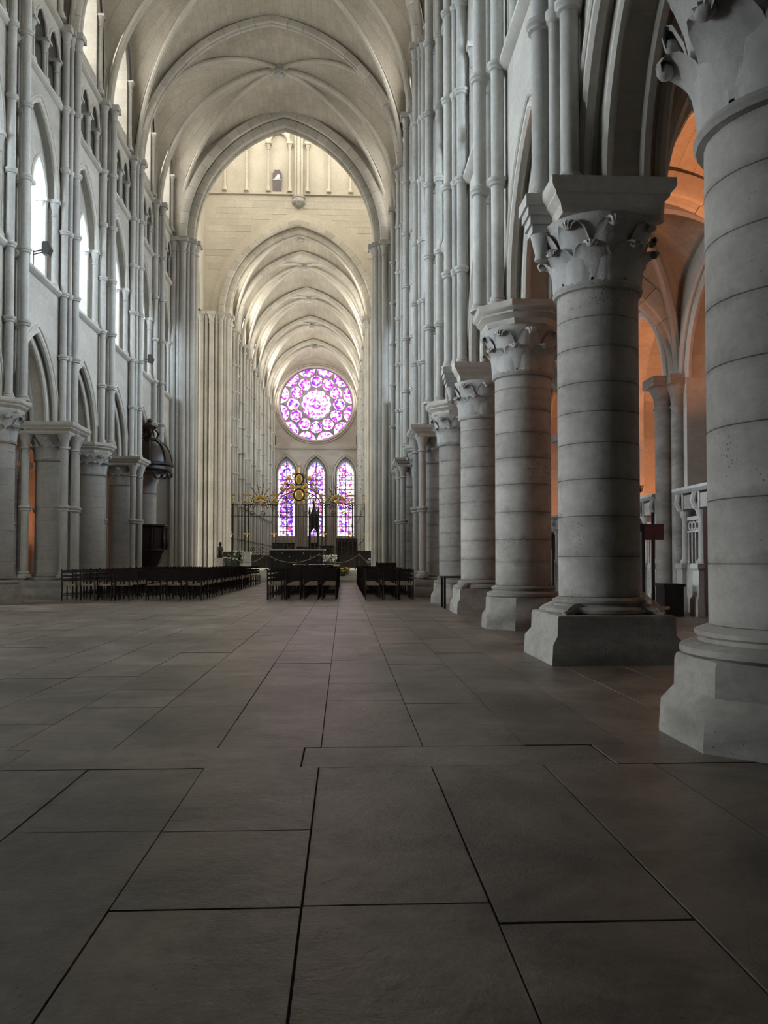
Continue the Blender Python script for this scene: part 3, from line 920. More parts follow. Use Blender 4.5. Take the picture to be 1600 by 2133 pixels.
# side walls of the lantern with their windows
for s in (-1, 1):
    mps = lambda a, b, z: (AX + s * b, a, z)
    m = MB(); arched_wall(m, YW - 0.5, YE + 0.7, ZSP, 38.0, [((CR0 + CR1) / 2, 5.2, ZSP, 6.0, ZSP)], 6.5, 7.3, mps, 12)
    build(m, 'lantern_side_wall', M['bed'], lantern)
def lantern_window(cx, cy, dx, dy, nm='lantern_window'):
    """pane in the plane spanned by (dx,dy) and z, just proud of the wall"""
    pts = [(-1.35, 31.6)] + [(a, 35.2 + z) for a, z in arch_pts(1.35, 2.0, 8)] + [(1.35, 31.6)]
    m = MB(); m.add([(cx + dx * a, cy + dy * a, z) for a, z in pts], [tuple(range(len(pts)))])
    p = build(m, nm, M['p_lant'], lantern, smooth=False)
    nx, ny = -dy, dx
    m = MB(); m.tube([(cx + dx * a, cy + dy * a, z) for a, z in pts], 0.12, 6, closed=True)
    m.tube([(cx, cy, 31.6), (cx, cy, 37.2)], 0.06, 5)
    build(m, 'window_frame', M['dress'], p)
ymid = (CR0 + CR1) / 2
for q in (-3.2, 3.2):
    lantern_window(AX + q, CR0 + 0.06, 1, 0)
    lantern_window(AX + q, CR1 - 0.06, 1, 0)
    for s in (-1, 1):
        lantern_window(AX + s * 6.44, ymid + q, 0, 1)
m = MB(); m.grid(lambda a, b: (AX - 7.3 + 14.6 * a, YW - 0.5 + (YE + 1.2 - YW) * b, 38 + 2.0 * math.sin(PI * a) * math.sin(PI * b)), 8, 8)
build(m, 'lantern_vault', M['bed'], lantern)

# ashlar blocks on the wall between the east arch and the string
bm_ = MB(); bm_.box(-0.5, 0.5, -0.02, 0.02, -0.5, 0.5)
blk = bm_.mesh('ashlar_block', M['ashlar'], False)
z = 18.4; row = 0
while z < 26.5:
    h = RND.choice((0.42, 0.46, 0.5, 0.38))
    x = -6.45 + RND.uniform(-0.3, 0.3)
    while x < 6.45:
        wd = RND.uniform(0.75, 1.35)
        xm = min(abs(x), abs(x + wd))
        rr = HE + 1.36 - ZSP
        hz = arch_h(min(xm, HALF + 1.3), HALF + 1.3, rr) + ZSP if xm < HALF + 1.3 else 0
        if x * (x + wd) < 0: hz = ZSP + rr
        if z > hz and x > -6.5 and x + wd < 6.5:
            inst('ashlar_block', blk, lantern, (AX + x + wd / 2, CR1 - 0.0 - RND.uniform(-0.008, 0.004), z + h / 2), sc=(wd - 0.012, 1, h - 0.012))
        x += wd
    z += h; row += 1
# string, blind arcade, corbelled shafts, passage door
m = MB(); m.box(AX - 6.5, AX + 6.5, CR1 - 0.16, CR1, 26.55, 26.72)
build(m, 'string_course', M['ashlar'], lantern)
m = MB(); m.lathe([(0.17, 0), (0.17, 0.15), (0.12, 0.25), (0.08, 0.32), (0.08, 2.9), (0.11, 2.93), (0.08, 2.98), (0.1, 3.1), (0.18, 3.3)], 10)
m.box(-0.2, 0.2, -0.2, 0.2, 3.3, 3.45)
cme = m.mesh('blind_arcade_colonnette', M['ashlar'])
for q in (-5.1, -3.6, -2.1, -0.62, 0.62, 2.1, 3.6, 5.1):
    inst('blind_arcade_colonnette', cme, lantern, (AX + q, CR1 - 0.2, 26.72))
for q in (-4.35, -2.85, -1.36, 1.36, 2.85, 4.35):
    m = MB(); m.tube(arch_path(q, 0.68, 30.15, 0.78, CR1 - 0.2, mpx, None, 8), 0.11, 8, nrm=(0, 1, 0))
    build(m, 'blind_arch', M['ashlar'], lantern)
    m = MB(); arched_wall(m, q - 0.74, q + 0.74, 30.1, 31.3, [(q, 0.64, 30.15, 0.74, 30.1)], CR1 - 0.22, CR1 - 0.02, mpx, 8, back=False)
    build(m, 'blind_arch_spandrel', M['ashlar'], lantern)
for dx in (-0.2, 0.0, 0.2):
    m = MB(); m.lathe([(0.11, 0), (0.11, 9)], 10, AX + dx, CR1 - 0.16 - (0.1 if dx == 0 else 0), 26.4)
    o = build(m, 'corbelled_shaft', M['ashlar'], lantern)
m = MB(); m.lathe([(0.08, -0.75), (0.3, -0.6), (0.42, -0.3), (0.4, -0.15), (0.46, -0.1), (0.46, 0.0)], 10, AX, CR1 - 0.1, 26.4)
for k in range(5):
    a = PI + PI * k / 4
    m.sphere((AX + 0.36 * math.cos(a), CR1 - 0.1 + 0.36 * math.sin(a), 26.02), 0.13, 6, 4)
build(m, 'carved_corbel', M['carved'], lantern)
dr = tag(empty('door_1', (AX - 1.5, CR1 - 0.08, 26.72)), 'small dark brown door in the lantern passage above the east arch', None, None, 'structure')
m = MB(); m.prism([(-0.27, 0), (0.27, 0), (0.31, 0.9), (0.3, 1.3), (0.2, 1.42), (0.2, 1.55), (-0.2, 1.55), (-0.2, 1.42), (-0.3, 1.3), (-0.31, 0.9)], -0.06, 0.06)
build(m, 'door_leaf', M['door'], dr, smooth=False)
m = MB(); m.box(-0.3, 0.3, -0.09, -0.05, 0.83, 0.87)
build(m, 'door_bar', M['white'], dr, smooth=False)
m = MB(); m.prism([(-0.2, 0.9), (0.2, 0.9), (0.18, 1.2), (0.05, 1.25)], -0.075, -0.055)
build(m, 'door_pane', plain('grey_door_pane', (0.5, 0.5, 0.5), 0.15, var=0.2), dr, smooth=False)

# crossing piers: bundles of shafts around a core
def crossing_pier(s, yc, mir, label):
    root = struct('crossing_pier', (AX + s * 5.8, yc, 0), label)
    m = MB()
    core = [(5.05, -0.25), (5.05, 0.75), (5.4, 1.1), (7.3, 1.1), (7.3, -0.4), (5.9, -0.4), (5.5, -0.25)]
    n = len(core)
    vs = [(s * (u - 5.8), mir * y, 0) for u, y in core] + [(s * (u - 5.8), mir * y, ZSP) for u, y in core]
    m.add(vs, [tuple(range(n)), tuple(range(n, 2 * n))] + [(i, (i + 1) % n, n + (i + 1) % n, n + i) for i in range(n)])
    build(m, 'pier_core', M['shaft'], root, smooth=False)
    sh = [(5.8, -0.5, 0.14), (5.56, -0.42, 0.1), (5.32, -0.42, 0.17), (5.08, -0.3, 0.1), (4.9, -0.08, 0.16), (4.82, 0.25, 0.21), (4.9, 0.6, 0.16), (5.05, 0.86, 0.1), (5.28, 1.02, 0.17), (5.55, 1.16, 0.1), (5.85, 1.2, 0.17), (6.2, 1.22, 0.1), (6.55, 1.22, 0.17), (6.9, 1.2, 0.1)]
    for u, y, r in sh:
        m = MB()
        m.lathe([(r * 1.7, 0), (r * 1.7, 0.35), (r * 1.4, 0.5), (r * 1.5, 0.6), (r, 0.72), (r, 17.35), (r * 1.25, 17.38), (r * 1.2, 17.44), (r, 17.46), (r * 1.2, 17.68), (r * 1.7, 17.88)], 12)
        q = r * 1.8
        m.box(-q, q, -q, q, 17.88, ZSP)
        build(m, 'pier_shaft', M['shaft'], root, (s * (u - 5.8), mir * y, 0))
    m = MB(); m.box(-1.2, 1.4, -0.75, 1.4, 0, 0.35) if mir > 0 else m.box(-1.2, 1.4, -1.4, 0.75, 0, 0.35)
    if s < 0:
        m.v = [(-a, b, c_) for a, b, c_ in m.v]
    build(m, 'pier_plinth', M['column'], root, smooth=False)
crossing_pier(-1, YW, 1, 'tall bundle of slender stone shafts at the crossing beside the pulpit')
crossing_pier(1, YW, 1, 'tall bundle of slender stone shafts at the crossing opposite the pulpit')
crossing_pier(-1, YE + 0.3, -1, 'bundled crossing pier behind the dark statue of the Virgin, choir side')
crossing_pier(1, YE + 0.3, -1, 'bundled crossing pier at the choir screen, away from the statue')

# transept arms
for s, nm in ((-1, 'wall_transept_left'), (1, 'wall_transept_right')):
    t = struct(nm, label='plain transept arm beside the crossing')
    mps = lambda a, b, z: (AX + s * b, a, z)
    m = MB(); m.box(*sorted((AX + s * 7.3, AX + s * 24)), YW - 0.6, YW - 0.1, 0, 25)
    build(m, 'transept_west_wall', M['wall'], t, smooth=False)
    m = MB(); m.box(*sorted((AX + s * 7.3, AX + s * 24)), YE + 0.7, YE + 1.2, 0, 25)
    build(m, 'transept_east_wall', M['xwall'], t, smooth=False)
    m = MB(); arched_wall(m, YW - 0.6, YE + 1.2, 0, 25, [(ymid - 3.4, 2.2, 16, 4, 6), (ymid + 3.4, 2.2, 16, 4, 6)], 23.5, 24, mps, 8)
    build(m, 'transept_end_wall', M['wall'], t, smooth=False)
    m = MB(); m.grid(lambda a, b: (AX + s * (7.0 + 17 * b), YW - 0.6 + (YE + 1.8 - YW) * a, ZSP + arch_h((2 * a - 1) * 7, 7, 6.2)), 14, 1, lambda a, b: (b * 17, a * 18))
    build(m, 'transept_vault', M['web'], t)
    for q in (-3.4, 3.4):
        pts = [(q - 2.2, 6)] + [(q + a, 16 + z) for a, z in arch_pts(2.2, 4, 8)] + [(q + 2.2, 6)]
        m = MB(); m.add([(AX + s * 23.7, ymid + a, z) for a, z in pts], [tuple(range(len(pts)))])
        build(m, 'window_pane', M['p_trans'], t, smooth=False)

# west end: organ tribune above the doors
west = struct('wall_west', label='west wall and organ tribune behind the camera')
m = MB(); m.box(AX - 11.5, AX + 11.5, -4.2, -3.6, 0, 26)
build(m, 'west_wall', M['dark'], west, smooth=False)
m = MB(); m.box(AX - 5.9, AX + 5.9, -3.6, 3.2, 8.6, 9.0)
build(m, 'organ_tribune', M['wood'], west, smooth=False)
m = MB(); m.box(AX - 4.6, AX + 4.6, -1.0, 2.6, 9.0, 20.5)
build(m, 'organ_case', M['wood'], west, smooth=False)

# ------------------------------------------------------------------ east end wall, rose and lancets
east = struct('wall_east', label='flat end wall of the choir with rose window and three lancets')
CW = 5.86 - CSH
m = MB()
arched_wall(m, -CW - 0.6, CW + 0.6, 0, 13.9, [(q, 1.25, 11.05, 2.0, 3.75) for q in (-3.35, 0, 3.35)], YEND - 0.25, YEND + 0.05, mpx, 10)
arched_wall(m, -CW - 0.6, CW + 0.6, 0, 13.9, [(q, 0.98, 10.9, 1.65, 3.95) for q in (-3.35, 0, 3.35)], YEND + 0.05, YEND + 0.5, mpx, 10)
build(m, 'lancet_wall', M['xwall'], east)
RC, RR = 19.0, 4.12
def ringwall(r, z0, z1, yf, yb):
    m = MB(); K = 64
    inner = []; outer = []
    hx = CW + 0.6
    for i in range(K):
        a = 2 * PI * i / K
        cx, cz = math.cos(a), math.sin(a)
        inner.append((r * cx, RC + r * cz))
        tx = hx / abs(cx) if abs(cx) > 1e-6 else 1e9
        tz = ((z1 - RC) if cz > 0 else (RC - z0)) / abs(cz) if abs(cz) > 1e-6 else 1e9
        t = min(tx, tz)
        outer.append((t * cx, RC + t * cz))
    vs = [mpx(a, yf, z) for a, z in inner] + [mpx(a, yf, z) for a, z in outer] + [mpx(a, yb, z) for a, z in inner]
    fs = []
    for i in range(K):
        j = (i + 1) % K
        fs.append((i, j, K + j, K + i)); fs.append((i, 2 * K + i, 2 * K + j, j))
    m.add(vs, fs)
    for sx in (-1, 1):
        for zz in (z0, z1):
            k0 = max(range(K), key=lambda i: (sx * outer[i][0]) + (1 if zz == z1 else -1) * (outer[i][1] - RC))
    return m
build(ringwall(RR + 0.25, 13.9, 25.0, YEND - 0.25, YEND + 0.1), 'rose_wall', M['xwall'], east)
m = MB(); m.box(AX - CW - 0.6, AX + CW + 0.6, YEND + 0.4, YEND + 0.5, 13.0, 25.0)
build(m, 'rose_wall_backing', M['tracery'], east, smooth=False)
for (hx0, z0) in ((CW - 0.55, 14.0),):
    for sx in (-1, 1):
        m = MB(); m.box(AX + sx * (CW - 0.45) - 0.09, AX + sx * (CW - 0.45) + 0.09, YEND - 0.3, YEND - 0.22, 14.25, 15.35)
        build(m, 'wall_slit', M['dark'], east, smooth=False)
m = MB(); m.box(AX - CW, AX + CW, YEND - 0.4, YEND - 0.2, 13.85, 14.0)
build(m, 'string_course', M['xwall'], east, smooth=False)
def circ(r, K, cx=0, cz=RC, y=0, a0=0, a1=2 * PI, closed=True):
    n = K if closed else K + 1
    return [mpx(cx + r * math.cos(a0 + (a1 - a0) * i / K), y, cz + r * math.sin(a0 + (a1 - a0) * i / K)) for i in range(n)]
for r, rad, y in ((RR + 0.18, 0.16, YEND - 0.24), (RR + 0.42, 0.09, YEND - 0.28)):
    m = MB(); m.tube(circ(r, 64, y=y), rad, 8, nrm=(0, 1, 0), closed=True)
    build(m, 'rose_frame_moulding', M['xwall'], east)
rose = tag(empty('window_1', (AX, YEND, RC)), 'round rose window of pink and violet stained glass', None, None, 'structure')
def rpane(pts, nm='rose_pane'):
    gx = sum(p[0] for p in pts) / len(pts); gz = sum(p[1] for p in pts) / len(pts)
    m = MB(); m.add([(a - gx, 0, z - gz) for a, z in pts], [tuple(range(len(pts)))])
    build(m, nm, M['rose'], rose, (gx, 0.12, gz), smooth=False)
def bars(paths, nm):
    for p, closed, rad in paths:
        m = MB(); m.tube([(a, 0.08, z) for a, z in p], rad, 6, nrm=(0, 1, 0), closed=closed)
        build(m, nm, M['tracery'], rose)
def cpts(r, K, cx=0, cz=0, a0=0.0, a1=2 * PI):
    return [(cx + r * math.cos(a0 + (a1 - a0) * i / K), cz + r * math.sin(a0 + (a1 - a0) * i / K)) for i in range(K)]
lob = []
for k in range(12):
    ca = k * PI / 6
    for j in range(7):
        b = ca + (j / 6 - 0.5) * 2.1
        lob.append((1.33 * math.cos(ca) + 0.36 * math.cos(b), 1.33 * math.sin(ca) + 0.36 * math.sin(b)))
rpane(lob)
bars([(cpts(1.83, 48), True, 0.08)], 'tracery_ring')
for k in range(12):
    a = k * PI / 6
    cx, cz = 2.62 * math.cos(a), 2.62 * math.sin(a)
    hexa = []
    for j in range(18):
        b = a + j * 2 * PI / 18
        rr = 0.67 + 0.05 * math.cos(6 * (b - a))
        hexa.append((cx + rr * math.cos(b), cz + rr * math.sin(b)))
    rpane(hexa)
    bars([([(cx + 0.75 * math.cos(a + j * PI / 9) + 0.045 * math.cos(6 * j * PI / 9) * math.cos(a + j * PI / 9), cz + 0.75 * math.sin(a + j * PI / 9) + 0.045 * math.cos(6 * j * PI / 9) * math.sin(a + j * PI / 9)) for j in range(18)], True, 0.06)], 'tracery_circle')
    a2 = a + PI / 12
    px, pz = RR * 1.02 * math.cos(a2), RR * 1.02 * math.sin(a2)
    arc = []
    r_ = 1.02
    for j in range(19):
        b = a2 + PI - 1.52 + 3.04 * j / 18
        q = (px + r_ * math.cos(b), pz + r_ * math.sin(b))
        if math.hypot(*q) < RR - 0.02: arc.append(q)
    aa = math.atan2(arc[0][1], arc[0][0]); ab = math.atan2(arc[-1][1], arc[-1][0])
    d_ = (aa - ab + PI) % (2 * PI) - PI
    rim = [((RR - 0.08) * math.cos(ab + d_ * j / 8), (RR - 0.08) * math.sin(ab + d_ * j / 8)) for j in range(9)]
    rpane([(p[0] * 0.995, p[1] * 0.995) for p in arc] + rim)
    bars([(arc, False, 0.065)], 'tracery_petal')
    bars([([((RR - 0.9) * math.cos(a), (RR - 0.9) * math.sin(a)), (RR * math.cos(a), RR * math.sin(a))], False, 0.065)], 'tracery_spoke')
# lancets, each a grid of leaded panes
for i, q in enumerate((-3.35, 0.0, 3.35)):
    wn = tag(empty('window_%d' % (i + 2), (AX + q, YEND + 0.3, 3.95)),
             ('lancet window of violet and blue stained glass beside the iron gate crest', 'middle lancet of the three, stained glass mostly blue and white', 'lancet window of pink and red stained glass farthest from the pulpit')[i], None, None, 'structure')
    hw, spr, rise = 0.95, 6.95, 1.6
    def clipz(x): return spr + arch_h(x, hw, rise)
    rows = 13
    hz = spr / rows * 1.0
    for sx in (-1, 1):
        for j in range(rows):
            m = MB(); m.add([(sx * 0.03, 0, j * hz + 0.02), (sx * 0.72, 0, j * hz + 0.02), (sx * 0.72, 0, (j + 1) * hz - 0.02), (sx * 0.03, 0, (j + 1) * hz - 0.02)], [(0, 1, 2, 3)])
            build(m, 'pane', M['lancet%d' % i], wn, smooth=False)
        K = 6
        m = MB()
        m.add([(sx * 0.03, 0, spr + 0.02)] + [(sx * (0.03 + 0.69 * k / K), 0, spr + (clipz(0.03 + 0.69 * k / K) - spr) * 0.9) for k in range(K + 1)] + [(sx * 0.72, 0, spr + 0.02)], [tuple(range(K + 3))])
        build(m, 'pane', M['lancet%d' % i], wn, smooth=False)
        m = MB(); m.add([(sx * 0.76, 0, 0.02), (sx * 0.93, 0, 0.02), (sx * 0.93, 0, spr), (sx * 0.9, 0, clipz(0.9)), (sx * 0.76, 0, clipz(0.76) - 0.04)], [(0, 1, 2, 3, 4)])
        build(m, 'border_pane', M['border'], wn, smooth=False)
    m = MB()
    m.box(-0.04, 0.04, -0.04, 0.02, 0, spr + rise)
    for sx in (-1, 1): m.box(sx * 0.74 - 0.02, sx * 0.74 + 0.02, -0.04, 0.02, 0, clipz(0.74))
    for j in range(rows + 1): m.box(-hw, hw, -0.04, 0.02, j * hz - 0.035, j * hz + 0.035)
    build(m, 'iron_armature', M['lead'], wn, smooth=False)
    for u, r, rise_, y in ((1.05, 0.09, 1.78, YEND + 0.02), (1.3, 0.1, 2.05, YEND - 0.25), (1.5, 0.06, 2.3, YEND - 0.27)):
        m = MB(); m.tube(arch_path(q, u, 11.0, rise_, y, mpx, 3.8 if u < 1.45 else None, 10), r, 8, nrm=(0, 1, 0))
        build(m, 'lancet_frame_moulding', M['xwall'], east)
for q in (-1.68, 1.68, -4.85, 4.85):
    for dx in (-0.18, 0.0, 0.18):
        m = MB(); m.lathe([(0.12, 0), (0.12, 0.2), (0.08, 0.3), (0.08, 10.5), (0.12, 10.8), (0.14, 11.0)], 10, AX + q + dx, YEND - 0.35, 0)
        build(m, 'wall_shaft', M['xwall'], east)
for sx in (-1, 1):
    m = MB(); m.box(*sorted((AX + sx * (CW - 0.2), AX + sx * (CW + 1.5))), YEND - 0.2, YEND + 0.3, 0, 25)
    build(m, 'end_wall_return', M['xwall'], east, smooth=False)

# ------------------------------------------------------------------ aisles and chapels
U_OUT = 10.55
def aisle_meshes(s):
    mp = lambda y, u, z: (s * u, y, z)
    out = []
    m = MB(); arched_wall(m, 0, LB, 0, 9.3, [(LB / 2, 1.55, 5.2, 2.2, 0)], U_OUT + 0.15, U_OUT + 0.75, mp, 9)
    out.append(('aisle_outer_wall', m.mesh('aisle_outer_wall', M['wall'])))
    for half, rise, u in ((1.55, 2.2, U_OUT + 0.2), (1.75, 2.42, U_OUT + 0.13)):
        m = MB(); m.tube(arch_path(LB / 2, half, 5.2, rise, u, mp, None, 9), 0.08, 8, nrm=(1, 0, 0))
        out.append(('chapel_arch_roll', m.mesh('chapel_arch_roll', M['dress'])))
    # chapel shell
    m = MB()
    def q(*p): m.add([mp(*a) for a in p], [(0, 1, 2, 3)])
    q((0.1, U_OUT + 3.6, 0), (LB - 0.1, U_OUT + 3.6, 0), (LB - 0.1, U_OUT + 3.6, 8), (0.1, U_OUT + 3.6, 8))
    for y in (0.1, LB - 0.1):
        q((y, U_OUT + 0.7, 0), (y, U_OUT + 3.6, 0), (y, U_OUT + 3.6, 8), (y, U_OUT + 0.7, 8))
    m.grid(lambda a, b: (s * (U_OUT + 0.7 + 2.9 * b), 0.1 + (LB - 0.2) * a, 5.6 + arch_h((2 * a - 1) * 2.1, 2.1, 2.3)), 10, 2)
    out.append(('chapel_shell', m.mesh('chapel_shell', M['wall'])))
    for y in (0.35, 0.75, LB - 0.75, LB - 0.35):
        m = MB(); r = 0.1
        m.lathe([(r * 1.7, 0), (r * 1.7, 0.5), (r, 0.7), (r, 4.7), (r * 1.3, 4.73), (r, 4.8), (r * 1.8, 5.15), (r * 2, 5.3)], 10, s * (U_OUT + 3.35), y, 0)
        out.append(('chapel_shaft', m.mesh('chapel_shaft', M['shaft'])))
    m = MB(); m.box(*sorted((s * (U_OUT + 3.5), s * (U_OUT + 3.62))), LB / 2 - 0.5, LB / 2 + 0.5, 3.0, 5.6)
    out.append(('chapel_niche', m.mesh('chapel_niche', M['dress'])))
    return out
AIS = {s: aisle_meshes(s) for s in (-1, 1)}
aisle = {-1: struct('wall_aisle_left', label='outer wall of the pulpit-side aisle with chapel arches'),
         1: struct('wall_aisle_right', label='outer aisle wall with chapel arches glowing orange')}
def respond_mesh(s):
    m = MB()
    for u, dy, r in ((U_OUT - 0.12, 0, 0.2), (U_OUT + 0.08, -0.32, 0.15), (U_OUT + 0.08, 0.32, 0.15)):
        m.lathe([(r * 1.6, 0), (r * 1.6, 0.4), (r * 1.3, 0.5), (r, 0.62), (r, 4.55), (r * 1.2, 4.6), (r, 4.66), (r * 1.15, 4.85), (r * 1.7, 5.08)], 12, s * u, dy, 0)
        m.box(s * u - r * 1.8, s * u + r * 1.8, dy - r * 1.8, dy + r * 1.8, 5.08, 5.3)
    return m.mesh('respond', M['column'])
RESP = {s: respond_mesh(s) for s in (-1, 1)}
for s in (-1, 1):
    axc = AX + s * (U_WALL + 1.0 + U_OUT + 0.2) / 2
    wa = (U_OUT + 0.2 - U_WALL - 1.0) / 2 + 0.15
    for n in range(-1, 10):
        y = YN(n)
        for nm, me in AIS[s]:
            inst(nm, me, aisle[s], (AX, y, 0))
        if n >= 0:
            vault(ceiling, y, y + LB, wa, 5.35, False, True, 7.7, 7.95, 8.25, 8.0, axc, 'aisle_vault_web')
    for n in range(0, 11):
        y = YN(n)
        o = inst('respond', RESP[s], aisle[s], (AX, y, 0))
        voussoir_arch(ceiling, 'aisle_transverse_arch', wa - 0.25, 2.15, 5.4, y, 0.24, 0.4, 5, roll=0.09, ax=axc)
    for k in range(9):
        m = MB(); m.box(*sorted((s * 9.5, s * 9.9)), 0, CB, 0, 9.4)
        build(m, 'choir_aisle_wall', M['wall'], (wall_choir_l if s < 0 else wall_choir_r), (AX, YE + 0.2 + k * CB, 0), smooth=False)

# unseen windows added in the pulpit-side western chapels to light columns and floor
for n in range(1, 5):
    pts = [(-1.3, 2.2)] + [(a, 4.9 + z) for a, z in arch_pts(1.3, 1.6, 7)] + [(1.3, 2.2)]
    m = MB(); m.add([(0, a, z) for a, z in pts], [tuple(range(len(pts)))])
    wp = build(m, 'added_chapel_pane', M['p_chap'], aisle[-1], (AX - U_OUT - 3.5, YN(n) + LB / 2, 0), smooth=False)
    m = MB(); m.tube([(0.03, a, z) for a, z in pts], 0.07, 6, closed=True)
    for q in (-0.45, 0.45): m.tube([(0.03, q, 2.2), (0.03, q, 6.0)], 0.05, 5)
    build(m, 'added_chapel_frame', M['dress'], wp)

# carved chapel screens across the openings
SCR = {}
def chapel_screen(s, n, label):
    root = thing('chapel_screen', label, 'screen', (AX + s * (U_OUT + 0.05), YN(n) + LB / 2, 0))
    if s not in SCR:
        d = {}
        m = MB()
        for zz, hb in ((0, 0.2), (0.35, 0.16)): pass
        m.lathe([(0.2, 0), (0.2, 0.35), (0.16, 0.42), (0.15, 0.95), (0.19, 1.0), (0.19, 1.1)], 4, ph=PI / 4, poly=True)
        d['pedestal'] = m.mesh('pedestal', M['carved'])
        m = MB(); m.lathe([(0.12, 1.1), (0.13, 1.15), (0.09, 1.2), (0.08, 2.05), (0.11, 2.1), (0.14, 2.22)], 12)
        d['column'] = m.mesh('small_column', M['carved'])
        m = MB(); m.box(-0.12, 0.12, -0.13, 0.13, 2.22, 2.6)
        m.tube([(-s * 0.13, 0, 2.25), (-s * 0.2, 0, 2.4), (-s * 0.16, 0, 2.58)], 0.06, 6)
        d['bracket'] = m.mesh('bracket', M['carved'])
        m = MB(); m.box(-0.1, 0.1, -1.55, 1.55, 2.26, 2.56)
        d['frieze'] = m.mesh('frieze', M['column'], False)
        m = MB(); m.prism([(-0.24, 2.72), (-0.24, 2.66), (-0.16, 2.6), (0.16, 2.6), (0.24, 2.66), (0.24, 2.72)], -1.6, 1.6)
        d['cornice'] = m.mesh('cornice', M['carved'], False)
        m = MB()
        for k in range(4): m.tube([(0, -0.27 + 0.18 * k, 1.1), (0, -0.27 + 0.18 * k, 1.75)], 0.025, 5)
        for k in range(3):
            m.tube([(0, -0.18 + 0.18 * k + 0.085 * math.cos(a), 1.9 + 0.09 * math.sin(a)) for a in [i * PI / 5 for i in range(10)]], 0.022, 5, closed=True, nrm=(1, 0, 0))
        m.box(-0.03, 0.03, -0.3, 0.3, 1.76, 1.8); m.box(-0.03, 0.03, -0.3, 0.3, 2.02, 2.1)
        d['tracery'] = m.mesh('tracery_panel', M['carved'])
        m = MB(); m.box(-0.06, 0.06, -0.3, 0.3, 0.05, 1.08)
        d['dado'] = m.mesh('dado_panel', M['column'], False)
        m = MB(); m.box(-0.04, 0.04, -0.42, 0.42, 0.03, 2.2)
        for k in (-1, 1):
            m.box(-0.06, 0.06, k * 0.21 - 0.14, k * 0.21 + 0.14, 0.2, 1.0); m.box(-0.06, 0.06, k * 0.21 - 0.14, k * 0.21 + 0.14, 1.15, 2.05)
        d['door'] = m.mesh('screen_door', M['door'], False)
        SCR[s] = d
    d = SCR[s]
    for y in (-1.4, -0.55, 0.55, 1.4):
        inst('pedestal', d['pedestal'], root, (0, y, 0))
        inst('small_column', d['column'], root, (0, y, 0))
        inst('bracket', d['bracket'], root, (0, y, 0))
    for y in (-0.975, 0.975):
        inst('tracery_panel', d['tracery'], root, (0, y, 0))
        inst('dado_panel', d['dado'], root, (0, y, 0))
    inst('screen_door', d['door'], root)
    inst('frieze', d['frieze'], root)
    inst('cornice', d['cornice'], root)
chapel_screen(1, 3, 'carved pale stone chapel screen right of the aisle pillar with the red notice board')
chapel_screen(1, 4, 'carved pale stone chapel screen behind the red notice board')
chapel_screen(1, 5, 'carved stone chapel screen glimpsed between the square-plinth and octagonal columns')
chapel_screen(1, 6, 'carved stone chapel screen two chapels beyond the red notice board')
chapel_screen(-1, 6, 'carved stone chapel screen in the aisle behind the first shaft-ringed column')
chapel_screen(-1, 7, 'carved stone chapel screen in the aisle behind the pulpit-side plain column')

# warm floodlights of the chapels and aisles
def uplight(x, y, z, s, power, label, spread):
    root = thing('chapel_floodlight', label, 'floodlight', (x, y, z), group='warm aisle floodlights')
    m = MB(); m.box(-0.12, 0.12, -0.1, 0.1, 0, 0.06); m.tube([(0, 0, 0.05), (0, 0, 0.16)], 0.02, 6)
    build(m, 'bracket', M['iron'], root, smooth=False)
    m = MB(); m.lathe([(0.06, 0.16), (0.1, 0.2), (0.13, 0.32), (0.14, 0.33), (0.12, 0.3), (0.05, 0.2)], 12, caps=False)
    build(m, 'housing', M['iron'], root)
    ld = bpy.data.lights.new('warm_lamp', 'SPOT')
    ld.energy = power; ld.color = (1.0, 0.36, 0.15); ld.shadow_soft_size = 0.1
    ld.spot_size = math.radians(spread); ld.spot_blend = 0.7
    lo = bpy.data.objects.new('warm_lamp', ld); COL.objects.link(lo)
    lo.parent = root; lo.location = (0, 0, 0.34); lo.rotation_euler = (PI, 0, 0)
for s, ns in ((1, (2, 3, 4, 5, 6)), (-1, (7, 8))):
    for n in ns:
        if s > 0 and n < 5:
            uplight(AX + s * (U_OUT + 0.05), YN(n) + LB / 2, 2.72, s, {2: 620, 3: 80, 4: 120}[n], 'small warm floodlight standing on a chapel screen cornice', 110)
        if (s, n) not in ((1, 2), (1, 3)):
            uplight(AX + s * (U_OUT + 2.4), YN(n) + LB / 2, 0.0, s, 340 if s > 0 else 260, 'small warm floodlight on a chapel floor behind its screen', 130)

